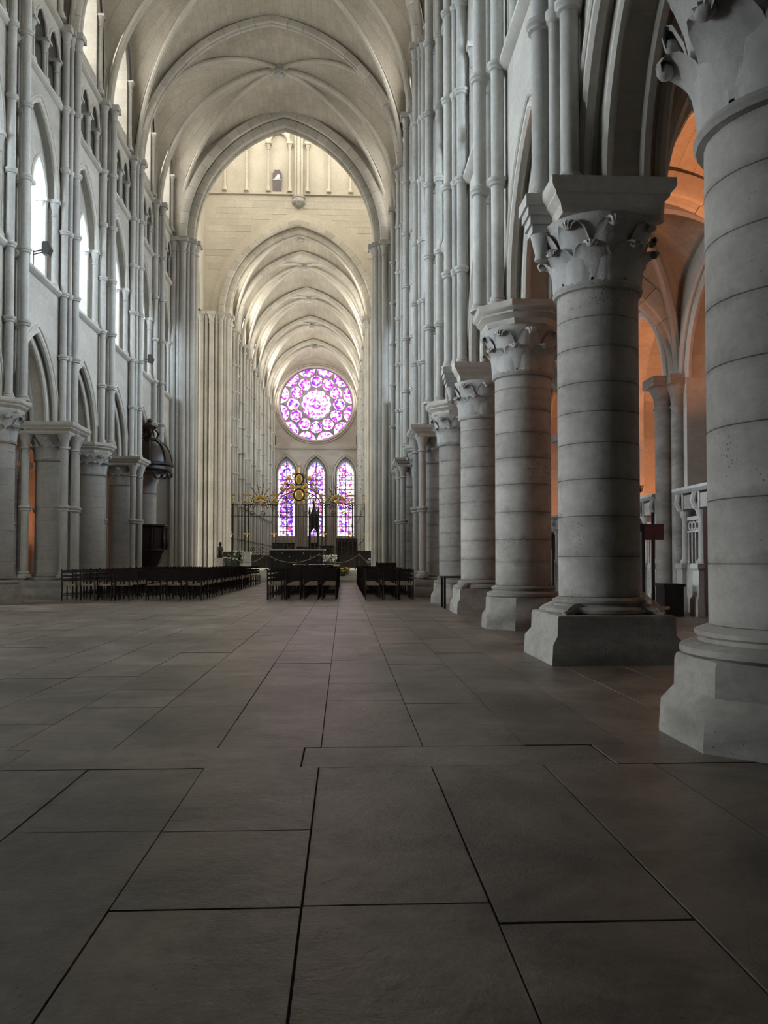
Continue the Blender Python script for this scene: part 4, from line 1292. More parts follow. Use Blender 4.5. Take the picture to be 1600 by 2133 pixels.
# ------------------------------------------------------------------ floor
bm_ = MB(); bm_.box(-40, 40, -5, 110, -0.3, -0.012)
build(bm_, 'floor_bed', M['grout'], floor, smooth=False)
sm_ = MB(); sm_.lathe([(0.5, -0.02), (0.5, -0.003), (0.498, 0.0)], 4, ph=PI / 4, poly=True)
slab_me = sm_.mesh('floor_slab', M['slab'], False)
slabs = []
JX0, JW = -0.139, 0.636
strips = [(JX0 + JW * i, JX0 + JW * (i + 1)) for i in range(-36, 26)]
near = {(-1): [0.9, 2.9, 3.72, 4.85], 0: [0.6, 2.92, 4.85], (-2): [1.0, 3.75, 4.85], 1: [0.4, 2.75, 4.4, 4.85], 2: [1.1, 3.4, 4.85]}
for i, (x0, x1) in enumerate(strips):
    k = i - 36
    js = near.get(k)
    if js is None:
        js = [0.5 + RND.random()]
        while js[-1] < 3.6: js.append(js[-1] + RND.uniform(0.9, 2.0))
        js = [q for q in js if q < 4.4] + [4.85]
    for a, b in zip(js[:-1], js[1:]):
        slabs.append((x0, x1, a, b))
    if js[0] > -3: slabs.append((x0, x1, -3.6, js[0]))
    y = 5.36
    while y < 46.0:
        y2 = y + RND.uniform(0.75, 1.9)
        slabs.append((x0, x1, y, min(y2, 46.2)))
        y = y2
xb = -23.0
while xb < 16:
    x2 = xb + RND.uniform(1.1, 1.8)
    slabs.append((xb, x2, 4.85, 5.36)); xb = x2
def in_view(q):
    x0, x1, y0, y1 = q
    yy = max(y1, 0.3)
    return y1 > 2.0 and x1 > -0.45 * yy and x0 < 0.55 * yy and x1 < 11
vis = sorted([q for q in slabs if in_view(q)], key=lambda q: q[2])
singles = set(vis[:300])
rest = MB()
for q in slabs:
    x0, x1, y0, y1 = q
    if q in singles:
        dz = RND.uniform(-0.003, 0.003)
        inst('floor_slab', slab_me, floor, ((x0 + x1) / 2, (y0 + y1) / 2, dz), sc=(x1 - x0 - RND.uniform(0.003, 0.008), y1 - y0 - RND.uniform(0.002, 0.006), 1))
    else:
        rest.box(x0 + 0.004, x1 - 0.004, y0 + 0.004, y1 - 0.004, -0.03, RND.uniform(-0.003, 0.002))
tag(build(rest, 'distant_floor_slabs', M['slab'], floor, smooth=False), kind='stuff')
m = MB(); m.box(-30, 25, 46.2, 98, -0.03, 0.0)
build(m, 'choir_floor', M['slab'], floor, smooth=False)

# ------------------------------------------------------------------ crossing platform, altar and furniture
plat = tag(empty('trim_1', (AX, 0, 0)), 'stepped stone platform of the crossing', kind='structure')
for k in range(4):
    m = MB(); m.box(-5.4 + 0.0 * k, 5.4, 46.0 + 0.36 * k, 62.0, 0.16 * k, 0.16 * (k + 1))
    build(m, 'platform_step', M['white'], plat, smooth=False)
ZP = 0.64
def at(px, D):      # world x seen at image column px at distance D
    return (px - 716.0) * D / FPX

al = thing('altar', 'long altar under a black cloth before the iron screen', 'altar', (at(619, 50), 50, ZP))
m = MB(); m.box(-1.55, 1.55, -0.5, 0.5, 0, 1.12)
for k in range(15): m.tube([(-1.5 + k * 0.214, -0.5, 0.02), (-1.5 + k * 0.214, -0.5, 1.1)], 0.035, 6)
clo = build(m, 'altar_cloth', M['cloth'], al)
m = MB(); m.box(-1.65, 1.65, -0.58, 0.58, 1.12, 1.19)
build(m, 'altar_top', M['carved'], al, smooth=False)
for k in range(7):
    m = MB(); m.sphere((-1.2 + k * 0.4, -0.53, 0.75 + 0.2 * ((k * 5) % 3 - 1)), 0.028, 6, 4)
    build(m, 'embroidered_flower', M['petal'], clo)

m = MB(); m.prism([(-0.36, 0), (0.36, 0), (0.33, 1.02), (-0.36, 1.06)], -0.06, 0.06)
amb = thing('lectern', 'blank white upright panel lectern beside the plants', 'lectern', (at(512, 49), 49, ZP), (0, 0, -0.1))
build(m, 'front_panel', M['white'], amb, smooth=False)
m = MB(); m.box(-0.3, 0.3, 0.06, 0.45, 0.9, 0.98)
build(m, 'reading_shelf', M['white'], amb, smooth=False)
m = MB(); m.box(-0.25, 0.25, 0.06, 0.4, 0, 0.05)
build(m, 'foot', M['white'], amb, smooth=False)

st = thing('statue', 'dark bronze statue of the Virgin on a white pedestal beside the crossing pier', 'statue', (at(461, 48.5), 48.5, ZP))
m = MB(); m.lathe([(0.3, 0), (0.3, 0.08), (0.25, 0.12), (0.24, 0.55), (0.28, 0.62), (0.28, 0.68)], 4, ph=PI / 4, poly=True)
build(m, 'pedestal', M['white'], st)
m = MB(); m.lathe([(0.2, 0.68), (0.21, 0.75), (0.18, 0.95), (0.155, 1.1), (0.17, 1.22), (0.15, 1.3), (0.06, 1.35), (0.085, 1.42), (0.085, 1.5), (0.05, 1.56), (0.02, 1.58)], 12)
m.tube([(0.12, -0.02, 1.22), (0.16, -0.13, 1.1), (0.03, -0.2, 1.12)], 0.05, 6)
m.sphere((0.02, -0.17, 1.2), 0.06, 8, 5); m.sphere((0.03, -0.17, 1.3), 0.04, 8, 5)
build(m, 'figure', M['bronze'], st)

def plant(px, D, z, h, wd, nleaf, blooms, label, cat='plant', pot=True, bm='petal'):
    root = thing('potted_plant', label, cat, (at(px, D), D, z))
    R2 = random.Random(int(px))
    m = MB(); m.lathe([(0.13, 0), (0.17, 0.24), (0.18, 0.26), (0.15, 0.25)], 10)
    build(m, 'pot', M['bronze'], root)
    m = MB()
    for k in range(nleaf):
        a = R2.uniform(0, 2 * PI); t = R2.uniform(0.2, 1.0); rr = wd * R2.uniform(0.3, 1.0)
        c = (rr * math.cos(a), rr * math.sin(a), 0.22 + t * (h - 0.25))
        e = (c[0] * 1.25, c[1] * 1.25, c[2] + R2.uniform(-0.05, 0.14))
        q = 0.035
        m.add([(c[0] - q * math.sin(a), c[1] + q * math.cos(a), c[2]), (e[0], e[1], e[2]), (c[0] + q * math.sin(a), c[1] - q * math.cos(a), c[2]), (c[0] * 0.75, c[1] * 0.75, c[2] - 0.08)], [(0, 1, 2, 3)])
        if k % 4 == 0: m.tube([(0, 0, 0.2), (c[0] * 0.6, c[1] * 0.6, c[2] * 0.8), c], 0.008, 4)
    tag(build(m, 'foliage', M['leaf'], root, smooth=False), kind='stuff')
    if blooms:
        m = MB()
        for k in range(blooms):
            a = R2.uniform(0, 2 * PI); t = R2.uniform(0.45, 1.0); rr = wd * R2.uniform(0.4, 1.05)
            m.sphere((rr * math.cos(a), rr * math.sin(a), 0.22 + t * (h - 0.2)), 0.045, 6, 4)
        tag(build(m, 'blossoms', M[bm], root), kind='stuff')
plant(474, 47.9, ZP, 0.7, 0.22, 120, 18, 'small white-flowered plant at the foot of the statue pedestal')
plant(499, 48.3, ZP, 1.05, 0.3, 200, 40, 'tall green plant with white flowers beside the white lectern')
plant(688, 48.8, ZP, 0.8, 0.36, 90, 90, 'round bouquet of white flowers at the altar end', 'flowers')
plant(714, 46.6, 0.16, 0.6, 0.42, 120, 45, 'spreading yellow flower arrangement on the platform step', 'flowers', bm='yellow')
plant(775, 48.4, ZP, 0.6, 0.3, 90, 20, 'low leafy plant beside the pier opposite the statue')

# rope barrier before the altar
posts = [at(x, 47.6) for x in (478, 556, 665, 748, 800)]
for i, x in enumerate(posts):
    p = thing('barrier_post', 'slim dark barrier post carrying the rope before the altar', 'post', (x, 47.6, ZP), group='rope barrier posts')
    m = MB(); m.lathe([(0.14, 0), (0.14, 0.02), (0.03, 0.05), (0.022, 0.09), (0.022, 0.85), (0.04, 0.87), (0.04, 0.92), (0.01, 0.94)], 10)
    build(m, 'post', M['iron'], p)
    m = MB(); m.tube([(0.03 * math.cos(a), 0.03 * math.sin(a), 0.84) for a in [k * PI / 4 for k in range(8)]], 0.01, 5, closed=True)
    build(m, 'hook_ring', M['gold'], p)
for a, b, lb in ((posts[0], posts[1], 'pale barrier rope sagging before the white lectern'), (posts[1], posts[2], 'pale barrier rope sagging before the black altar'), (posts[2], posts[3], 'pale barrier rope sagging past the white bouquet'), (posts[3], posts[4], 'short pale barrier rope by the far pier')):
    m = MB(); K = 14
    m.tube([(a + 0.05 + (b - a - 0.1) * k / K, 47.6, ZP + 0.84 - 0.42 * (1 - (2 * k / K - 1) ** 2)) for k in range(K + 1)], 0.02, 6)
    tag(build(m, 'barrier_rope', M['rope']), lb, 'rope')

# dark benches and cupboards beside the altar
def bench(px, D, wd, h, z, label, nm='choir_bench'):
    root = thing(nm, label, 'bench', (at(px, D), D, z))
    m = MB(); m.box(-wd / 2, wd / 2, -0.06, 0.0, 0.1, h)
    build(m, 'back_panel', M['wood'], root, smooth=False)
    m = MB(); m.box(-wd / 2, wd / 2, 0.0, 0.45, 0.4, 0.46)
    build(m, 'seat', M['wood'], root, smooth=False)
    for q in (-1, 1):
        m = MB(); m.prism([(-0.08, 0), (0.47, 0), (0.47, 0.65), (0.1, 0.72), (0.02, h + 0.06), (-0.08, h + 0.06)], q * wd / 2 - 0.04, q * wd / 2 + 0.04, lambda a, b, z_: (b, a, z_))
        build(m, 'bench_end', M['wood'], root, smooth=False)
    for k in range(int(wd / 0.3)):
        m = MB(); m.box(-wd / 2 + 0.05 + k * 0.3, -wd / 2 + 0.29 + k * 0.3, -0.075, -0.06, 0.2, h - 0.12)
        build(m, 'raised_panel', M['wood'], root, smooth=False)
bench(479, 52, 1.2, 1.05, ZP, 'dark wooden bench behind the plants and white lectern')
bench(540, 52, 1.3, 0.85, ZP, 'low dark wooden bench between lectern and altar')
bench(735, 53, 1.5, 0.95, ZP, 'dark wooden bench beyond the white bouquet')
bench(758, 50, 1.0, 1.1, ZP, 'dark wooden bench beside the far crossing pier')
bench(808, 44.2, 1.15, 1.05, 0.0, 'dark wooden pew in front of the crossing pier opposite the pulpit')

# polished kneeling desks that catch the windows
for px in (624, 657, 683):
    root = thing('kneeling_desk', 'dark kneeling desk with a polished sloping top before the altar', 'desk', (at(px, 44.6), 44.6, 0), group='kneeling desks before the altar')
    m = MB(); m.prism([(-0.2, 0.0), (0.2, 0.0), (0.2, 0.98), (-0.2, 0.9)], -0.28, 0.28, lambda a, b, z_: (b, a, z_))
    build(m, 'desk_body', M['wood'], root, smooth=False)
    m = MB(); m.add([(-0.32, -0.24, 0.925), (0.32, -0.24, 0.925), (0.32, 0.24, 0.965), (-0.32, 0.24, 0.965), (-0.32, -0.24, 0.95), (0.32, -0.24, 0.95), (0.32, 0.24, 0.99), (-0.32, 0.24, 0.99)], [(0, 1, 2, 3), (4, 5, 6, 7), (0, 1, 5, 4), (1, 2, 6, 5), (2, 3, 7, 6), (3, 0, 4, 7)])
    if 'polish' not in M: M['polish'] = plain('polished_walnut', (0.05, 0.02, 0.012), 0.09, var=0.2, spec=0.9)
    build(m, 'polished_top', M['polish'], root, smooth=False)

# ------------------------------------------------------------------ wrought iron choir screen
YS = YE + 1.2
scr = thing('choir_screen', 'tall wrought iron choir screen with gilded crests across the choir entrance', 'screen', (AX, YS, ZP - 0.1))
def scroll(m, cx, cz, r, turns, dirn, rad, a0=0.0):
    K = int(14 * turns)
    m.tube([(cx + dirn * r * (1 - 0.8 * k / K) * math.cos(a0 + 2 * PI * turns * k / K), 0, cz + r * (1 - 0.8 * k / K) * math.sin(a0 + 2 * PI * turns * k / K)) for k in range(K + 1)], rad, 5, nrm=(0, 1, 0))
HS = 4.55
m = MB(); m.box(-4.9, 4.9, -0.12, 0.12, 0.0, 0.35); build(m, 'stone_kerb', M['column'], scr, smooth=False)
for z in (0.45, 1.2, 3.75, HS):
    m = MB(); m.box(-4.9, 4.9, -0.03, 0.03, z - 0.02, z + 0.02)
    build(m, 'rail', M['iron'], scr, smooth=False)
bar = MB(); bar.tube([(0, 0, 0.3), (0, 0, HS)], 0.016, 6)
bar_me = bar.mesh('bar', M['iron'])
x = -4.85
while x < 4.9:
    if not (abs(abs(x) - 1.7) < 0.0):
        inst('bar', bar_me, scr, (x, 0, 0))
    x += 0.27
for q in (-4.75, -3.65, -1.75, 1.75, 3.65, 4.75):
    for d in (-0.13, 0.13):
        m = MB(); m.box(q + d - 0.04, q + d + 0.04, -0.06, 0.06, 0, HS + 0.2)
        build(m, 'pilaster_post', M['iron'], scr, smooth=False)
    m = MB(); m.box(q - 0.3, q + 0.3, -0.1, 0.1, HS + 0.6, HS + 0.72); m.box(q - 0.27, q + 0.27, -0.08, 0.08, HS + 0.06, HS + 0.16)
    for d in (-0.12, 0.12):
        for k in range(4):
            a = k * PI / 2
            m.tube([(q + d, 0, HS + 0.38), (q + d + 0.09 * math.cos(a), 0, HS + 0.38 + 0.11 * math.sin(a))], [0.015, 0.045], 6)
    build(m, 'gilded_pilaster_cap', M['gold'], scr)
    for k in range(4):
        a = k * PI / 2
        m = MB(); m.tube([(q, -0.05, 2.5), (q + 0.2 * math.cos(a), -0.05, 2.5 + 0.2 * math.sin(a))], [0.03, 0.075], 6)
        build(m, 'gilded_rosette', M['gold'], scr)
def crest(cx, base, sc, nm):
    m = MB()
    for k in range(6):
        a = PI * (0.12 + 0.76 * k / 5)
        L_ = sc * (0.75 + 0.45 * math.sin(a))
        m.tube([(cx + 0.1 * math.cos(a), 0, base), (cx + L_ * 0.6 * math.cos(a), 0, base + L_ * 0.7 * math.sin(a)), (cx + L_ * math.cos(a) * 0.95, 0, base + L_ * math.sin(a) * 1.1)], [0.03, 0.025, 0.012], 5)
    for sx in (-1, 1):
        for k in range(3):
            scroll(m, cx + sx * (0.35 + 0.35 * k) * sc, base - 0.12 * k * sc, 0.26 * sc, 1.5, sx, 0.026, PI / 2)
            scroll(m, cx + sx * (0.25 + 0.35 * k) * sc, base - (0.35 + 0.1 * k) * sc, 0.2 * sc, 1.4, -sx, 0.024, -PI / 2)
    build(m, nm, M['iron'], scr)
    m = MB()
    for k in range(7):
        a = PI * (0.1 + 0.8 * k / 6)
        m.sphere((cx + 0.42 * sc * math.cos(a), -0.03, base + 0.3 * sc * math.sin(a) - 0.05), 0.11 * sc, 7, 5, (1, 0.5, 1.3))
    m.sphere((cx, -0.04, base - 0.1), 0.2 * sc, 8, 6, (1.1, 0.4, 0.8))
    for k in range(5):
        m.sphere((cx + (-0.9 + 0.45 * k) * sc, -0.03, base + (0.55 + 0.35 * (2 - abs(k - 2)) / 2) * sc), 0.07 * sc, 6, 4)
    build(m, 'gilded_leaf_spray', M['gold'], scr)
for q in (-2.7, 2.7):
    crest(q, HS + 0.35, 1.0, 'scroll_crest')
# central gate with a basket arch and tall crest
m = MB(); m.tube([(1.7 * math.cos(a), 0, HS + 0.1 + 1.15 * math.sin(a)) for a in [PI * k / 20 for k in range(21)]], 0.06, 6, nrm=(0, 1, 0))
build(m, 'gate_arch', M['gold'], scr)
m = MB(); m.tube([(1.5 * math.cos(a), 0, HS + 0.0 + 0.95 * math.sin(a)) for a in [PI * k / 20 for k in range(21)]], 0.035, 6, nrm=(0, 1, 0))
for sx in (-1, 1):
    for (cx, cz, r) in ((0.55, 5.1, 0.3), (1.0, 4.9, 0.25), (0.45, 5.75, 0.32), (0.75, 6.2, 0.26), (0.35, 6.6, 0.2), (1.25, 5.5, 0.22), (1.0, 5.85, 0.2)):
        scroll(m, sx * cx, cz, r, 1.5, sx, 0.028, PI / 2)
build(m, 'gate_scrollwork', M['iron'], scr)
for cz, rx, rz in ((5.25, 0.33, 0.37), (6.35, 0.27, 0.37)):
    m = MB(); m.sphere((0, -0.05, cz), 1.0, 12, 8, (rx, 0.09, rz)); md = build(m, 'gilded_medallion', M['gold'], scr)
    m = MB(); m.tube([(rx * 1.12 * math.cos(a), -0.06, cz + rz * 1.12 * math.sin(a)) for a in [PI * k / 12 for k in range(24)]], 0.045, 6, nrm=(0, 1, 0), closed=True)
    build(m, 'medallion_rim', M['iron'], md)
m = MB(); m.sphere((0, 0, 0), 1.0, 7, 5, (0.12, 0.06, 0.1)); knob = m.mesh('gilded_leaf', M['gold'])
for k in range(12):
    a = 2 * PI * k / 12
    inst('gilded_leaf', knob, scr, (0.55 * math.cos(a), -0.02, 5.3 + 0.55 * math.sin(a)), (0, -a, 0), (1.5, 1, 1))
for sx in (-1, 1):
    for (cx, cz, q) in ((0.75, 6.45, 1.6), (0.5, 5.95, 1.4), (1.2, 5.75, 1.3), (1.5, 5.2, 1.1), (0.95, 6.1, 1.2), (0.4, 6.75, 1.0), (1.62, 4.85, 1.0)):
        inst('gilded_leaf', knob, scr, (sx * cx, 0, cz), (0, sx * 0.5, 0), (q, q, q))
m = MB(); m.tube([(0, 0, 6.75), (0, 0, 7.6)], [0.03, 0.01], 6); m.sphere((0, 0, 7.3), 0.09, 6, 5)
build(m, 'crest_finial', M['gold'], scr)
for q in (-2.9, -1.0, 0.9, 2.8):
    m = MB()
    for sx in (-1, 1):
        scroll(m, q + sx * 0.22, 0.85, 0.2, 1.5, sx, 0.022, PI / 2); scroll(m, q + sx * 0.3, 1.4, 0.22, 1.4, sx, 0.022, -PI / 2); scroll(m, q + sx * 0.35, 3.95, 0.2, 1.4, sx, 0.022, -PI / 2)
    build(m, 'lower_scroll_panel', M['iron'], scr)

# choir furniture beyond the screen
tb = thing('tabernacle', 'dark gothic spired canopy standing in front of the middle lancet', 'canopy', (at(654, 84), 84, 0))
m = MB(); m.box(-0.5, 0.5, -0.4, 0.4, 0, 2.9)
build(m, 'base', M['bronze'], tb, smooth=False)
m = MB(); arched_wall(m, -0.45, 0.45, 2.9, 5.6, [(0, 0.3, 3.7, 0.6, 2.9)], -0.3, 0.3, lambda a, b, z: (a, b, z), 6, top=True)
build(m, 'arched_niche', M['bronze'], tb, smooth=False)
for sx in (-1, 1):
    m = MB(); m.lathe([(0.09, 2.9), (0.09, 5.9), (0.12, 5.95), (0.02, 6.5)], 8, sx * 0.43, -0.2, 0)
    build(m, 'pinnacle', M['bronze'], tb)
m = MB(); m.lathe([(0.4, 5.6), (0.3, 5.8), (0.22, 6.1), (0.16, 6.2), (0.1, 6.7), (0.02, 7.3)], 8)
build(m, 'spire', M['bronze'], tb)
for i, (q, wd, h) in enumerate(((-3.5, 2.4, 3.0), (-1.3, 1.5, 2.6), (1.3, 1.5, 2.7), (3.5, 2.4, 3.5))):
    root = thing('choir_panelling', ('dark carved panelling under the violet lancet', 'low dark panelling left of the tabernacle', 'low dark panelling right of the tabernacle', 'tall dark panelling under the pink lancet')[i], 'panelling', (AX + q, 95, 0))
    m = MB(); m.box(-wd / 2, wd / 2, -0.1, 0.1, 0, h); build(m, 'panel_board', plain('grey_brown_panelling', (0.09, 0.08, 0.075), 0.6), root, smooth=False)
    for k in range(int(wd / 0.6)):
        m = MB(); m.box(-wd / 2 + 0.08 + 0.6 * k, -wd / 2 + 0.56 + 0.6 * k, -0.14, -0.1, 0.2, h - 0.25); build(m, 'raised_panel', M['wood'], root, smooth=False)
    m = MB(); m.box(-wd / 2 - 0.06, wd / 2 + 0.06, -0.18, 0.1, h, h + 0.12); build(m, 'panel_cornice', M['wood'], root, smooth=False)
for sx in (-1, 1):
    root = thing('choir_stall', 'row of dark wooden choir stalls along the %s choir wall' % ('statue-side' if sx < 0 else 'far-side'), 'stalls', (AX + sx * 3.95, 72, 0))
    m = MB(); m.box(-0.3, 0.3, -6, 6, 0, 0.9); build(m, 'stall_bench', M['wood'], root, smooth=False)
    m = MB(); m.box(*sorted((sx * 0.3, sx * 0.4)), -6, 6, 0, 1.5); build(m, 'stall_back', M['wood'], root, smooth=False)
    for k in range(13):
        m = MB(); m.box(-0.3, 0.3, -6 + k - 0.04, -6 + k + 0.04, 0.9, 1.25); build(m, 'stall_arm', M['wood'], root, smooth=False)

# ------------------------------------------------------------------ pulpit
px_, py_ = -8.9, 39.7
pu = thing('pulpit', 'dark carved wooden pulpit with domed canopy against the column', 'pulpit', (px_, py_, 0))
m = MB(); m.lathe([(0.12, 0.55), (0.3, 0.75), (0.55, 1.1), (0.72, 1.5), (0.76, 1.56)], 8, ph=PI / 8)
m.lathe([(0.3, 0), (0.28, 0.1), (0.16, 0.2), (0.14, 0.7)], 8)
build(m, 'pulpit_base', M['wood'], pu, ang=25)
m = MB(); m.lathe([(0.80, 1.56), (0.82, 1.62), (0.76, 1.66), (0.72, 1.7), (0.72, 2.66), (0.78, 2.7), (0.84, 2.74), (0.84, 2.8), (0.7, 2.8), (0.66, 2.5)], 8, ph=PI / 8)
body = build(m, 'pulpit_body', M['wood'], pu, ang=25)
for k in range(8):
    a = k * PI / 4
    m = MB(); m.cbox(0.68, 0, 2.18, 0.05, 0.36, 0.72)
    build(m, 'carved_panel', M['wood'], body, rot=(0, 0, a), smooth=False)
    m = MB(); m.tube([(0.77, 0, 1.66), (0.8, 0, 1.85), (0.75, 0, 2.2), (0.79, 0, 2.66)], [0.05, 0.06, 0.035, 0.05], 6)
    build(m, 'corner_volute', M['wood'], body, rot=(0, 0, a + PI / 8))
m = MB(); m.box(-0.55, -0.45, -0.62, 0.3, 2.7, 5.2)
build(m, 'back_panel', M['wood'], pu, smooth=False)
m = MB(); m.lathe([(0.95, 5.2), (1.02, 5.3), (1.0, 5.45), (1.12, 5.5), (1.12, 5.58), (1.0, 5.62), (0.98, 5.8), (0.9, 6.1), (0.72, 6.4), (0.46, 6.6), (0.3, 6.66), (0.3, 6.72)], 16)
dome = build(m, 'canopy_dome', M['wood'], pu)
for k in range(8):
    a = k * PI / 4 + 0.2
    m = MB(); m.tube([(1.0, 0, 5.62), (1.0, 0, 5.8), (0.93, 0, 6.1), (0.74, 0, 6.42), (0.4, 0, 6.66)], 0.05, 6)
    build(m, 'dome_rib', M['wood'], dome, rot=(0, 0, a))
sc_me = MB(); sc_me.tube([(1.0, -0.16, 5.2), (1.0, -0.1, 5.06), (1.0, 0, 5.0), (1.0, 0.1, 5.06), (1.0, 0.16, 5.2)], 0.03, 5)
sc_me.sphere((1.0, 0.18, 5.12), 0.05, 6, 4)
sc_me = sc_me.mesh('fringe_scallop', M['wood'])
for k in range(18): inst('fringe_scallop', sc_me, dome, rot=(0, 0, k * 2 * PI / 18))
m = MB(); m.lathe([(0.38, 6.66), (0.4, 6.76), (0.2, 6.8), (0.2, 6.9)], 12)
for k in range(5):
    a = k * 2 * PI / 5
    m.tube([(0.3 * math.cos(a), 0.3 * math.sin(a), 6.78), (0.42 * math.cos(a), 0.42 * math.sin(a), 7.05), (0.24 * math.cos(a), 0.24 * math.sin(a), 7.3)], [0.04, 0.06, 0.04], 6)
m.lathe([(0.1, 6.9), (0.16, 7.2), (0.26, 7.35), (0.3, 7.5), (0.2, 7.65), (0.1, 7.72), (0.12, 7.82), (0.05, 7.95)], 10)
for k in range(7):
    m.sphere((0.24 * math.cos(k), 0.24 * math.sin(k), 7.42 + 0.05 * (k % 3)), 0.09, 6, 4)
m.v = [(x, y, 6.66 + (z - 6.66) * 0.8) for x, y, z in m.v]
build(m, 'canopy_crown', M['wood'], pu)

# ------------------------------------------------------------------ chairs
WR, DP, HT = 0.44, 0.42, 0.92
def leg_me(front):
    m = MB()
    if front: m.tube([(0, 0, 0), (0, 0, 0.46)], [0.016, 0.02], 6)
    else: m.tube([(0, -0.02, 0), (0, 0.0, 0.42), (0, -0.03, 0.75), (0, -0.06, HT)], [0.018, 0.021, 0.019, 0.016], 6)
    return m.mesh('leg', M['chair'])
LEGF, LEGB = leg_me(True), leg_me(False)
m = MB(); m.prism([(-0.215, 0.43), (0.215, 0.43), (0.215, 0.455), (0.19, 0.47), (-0.19, 0.47), (-0.215, 0.455)], -0.2, 0.21); SEAT = m.mesh('seat', M['straw'], False)
m = MB(); m.add([(x, y + (-0.018 if abs(x) < 0.15 else 0), z) for z in (0, 0.075) for y in (-0.008, 0.008) for x in (-0.21, -0.07, 0.07, 0.21)],
                [(i, i + 1, i + 9, i + 8) for i in range(3)] + [(i + 4, i + 5, i + 13, i + 12) for i in range(3)] + [(i, i + 1, i + 5, i + 4) for i in range(3)] + [(i + 8, i + 9, i + 13, i + 12) for i in range(3)])
SLAT = m.mesh('back_slat', M['chair'])
m = MB(); m.tube([(-0.205, 0, 0), (0.205, 0, 0)], 0.011, 5); STR = m.mesh('stretcher', M['chair'])
m = MB(); m.tube([(0, -0.2, 0), (0, 0.19, 0)], 0.011, 5); STR2 = m.mesh('stretcher', M['chair'])
# one joined copy for the far rows
def joined():
    mb = MB(); nm_ = 0
    def addm(me, loc):
        o = len(mb.v)
        mb.v.extend([tuple(v.co + Vector(loc)) for v in me.vertices]); mb.f.extend([tuple(i + o for i in p.vertices) for p in me.polygons])
    for sx in (-1, 1):
        addm(LEGF, (sx * 0.205, 0.19, 0)); addm(LEGB, (sx * 0.205, -0.2, 0)); addm(STR2, (sx * 0.205, 0, 0.2))
    for z in (0.56, 0.68, 0.81): addm(SLAT, (0, -0.215 - (z - 0.5) * 0.1, z))
    addm(STR, (0, 0.19, 0.2))
    n0 = len(mb.f)
    addm(SEAT, (0, 0, 0))
    me = mb.mesh('chair', M['chair']); me.materials.append(M['straw'])
    for p in me.polygons[n0:] if False else list(me.polygons)[n0:]: p.material_index = 1
    return me
CHJ = joined()
def chair(x, y, label, group, parts):
    rz = RND.uniform(-0.06, 0.06)
    if not parts:
        return tag(inst('chair', CHJ, None, (x, y, 0), (0, 0, rz)), label, 'chair', group)
    t = thing('chair', label, 'chair', (x, y, 0), (0, 0, rz), group)
    for sx in (-1, 1):
        inst('leg', LEGF, t, (sx * 0.205, 0.19, 0)); inst('leg', LEGB, t, (sx * 0.205, -0.2, 0)); inst('stretcher', STR2, t, (sx * 0.205, 0, 0.2))
    inst('seat', SEAT, t)
    for z in (0.56, 0.68, 0.81): inst('back_slat', SLAT, t, (0, -0.215 - (z - 0.5) * 0.1, z))
    inst('stretcher', STR, t, (0, 0.19, 0.2)); inst('stretcher', STR, t, (0, -0.19, 0.16))
blocks = [(-8.19, -6.15, 4, 'outer pulpit-side block'), (-5.85, -4.03, 3, 'inner pulpit-side block'),
          (-2.27, -0.155, 4, 'inner block opposite the pulpit'), (0.62, 2.1, 3, 'outer block opposite the pulpit')]
for bi, (x0, x1, nx, where) in enumerate(blocks):
    pitch = (x1 - x0) / nx
    for r in range(18):
        for k in range(nx):
            row = ('rearmost row of', 'second rear row of', 'inside')[min(r, 2)]
            if bi == 0 and r > 13: continue
            chair(x0 + pitch * (k + 0.5) + RND.uniform(-0.015, 0.015), 25.45 + r * 1.0 + RND.uniform(-0.05, 0.05),
                  'dark straw-seated ladder-back chair, %s the %s' % (row, where), 'chairs, %s the %s' % (row, where), r < 5)

# ------------------------------------------------------------------ small things
def floodlight(x, y, z, s, label):
    root = thing('floodlight', label, 'floodlight', (x, y, z))
    root.scale = (0.62, 0.62, 0.8)
    m = MB(); m.tube([(0, 0, 0), (0, 0, 0.75)], 0.03, 6); m.tube([(0, 0, 0.7), (-s * 0.55, 0.0, 0.8)], 0.025, 6); m.tube([(0, 0, 0.6), (-s * 0.5, 0.0, 0.7)], 0.02, 6)
    build(m, 'bracket', M['iron'], root)
    m = MB(); m.prism([(0.0, -0.18), (0.3, -0.24), (0.42, 0.0), (0.3, 0.2), (0.0, 0.2)], -0.2, 0.2, lambda a, b, z_: (-s * (0.45 + a), b, 0.8 + z_))
    build(m, 'lamp_housing', M['iron'], root, smooth=False)
    m = MB(); m.box(-s * 0.6 - 0.12, -s * 0.6 + 0.12, -0.16, 0.16, 0.98, 1.06)
    build(m, 'cooling_fins', M['iron'], root, smooth=False)
floodlight(AX - 6.0, 25.5, Z_S1 + 0.1, -1, 'black floodlight on an arm on the gallery ledge before the first bright arch')
floodlight(AX - 6.05, YN(8) + 2.6, Z_S1 + 0.1, -1, 'small black floodlight on the gallery ledge above the pulpit')
floodlight(AX + 6.6, 18.2, Z_S1 + 0.4, 1, 'black floodlight peeping out between the wall shafts opposite the pulpit')

tbx = thing('side_table', 'small black trestle table between two round columns', 'table', (XR - 0.35, YN(4) + 1.9, 0))
m = MB(); m.box(-0.35, 0.55, -0.35, 0.35, 0.74, 0.78); build(m, 'tabletop', M['iron'], tbx, smooth=False)
for sx in (-0.31, 0.5):
    for sy in (-0.3, 0.3):
        m = MB(); m.box(sx - 0.025, sx + 0.025, sy - 0.025, sy + 0.025, 0, 0.74); build(m, 'leg', M['iron'], tbx, smooth=False)

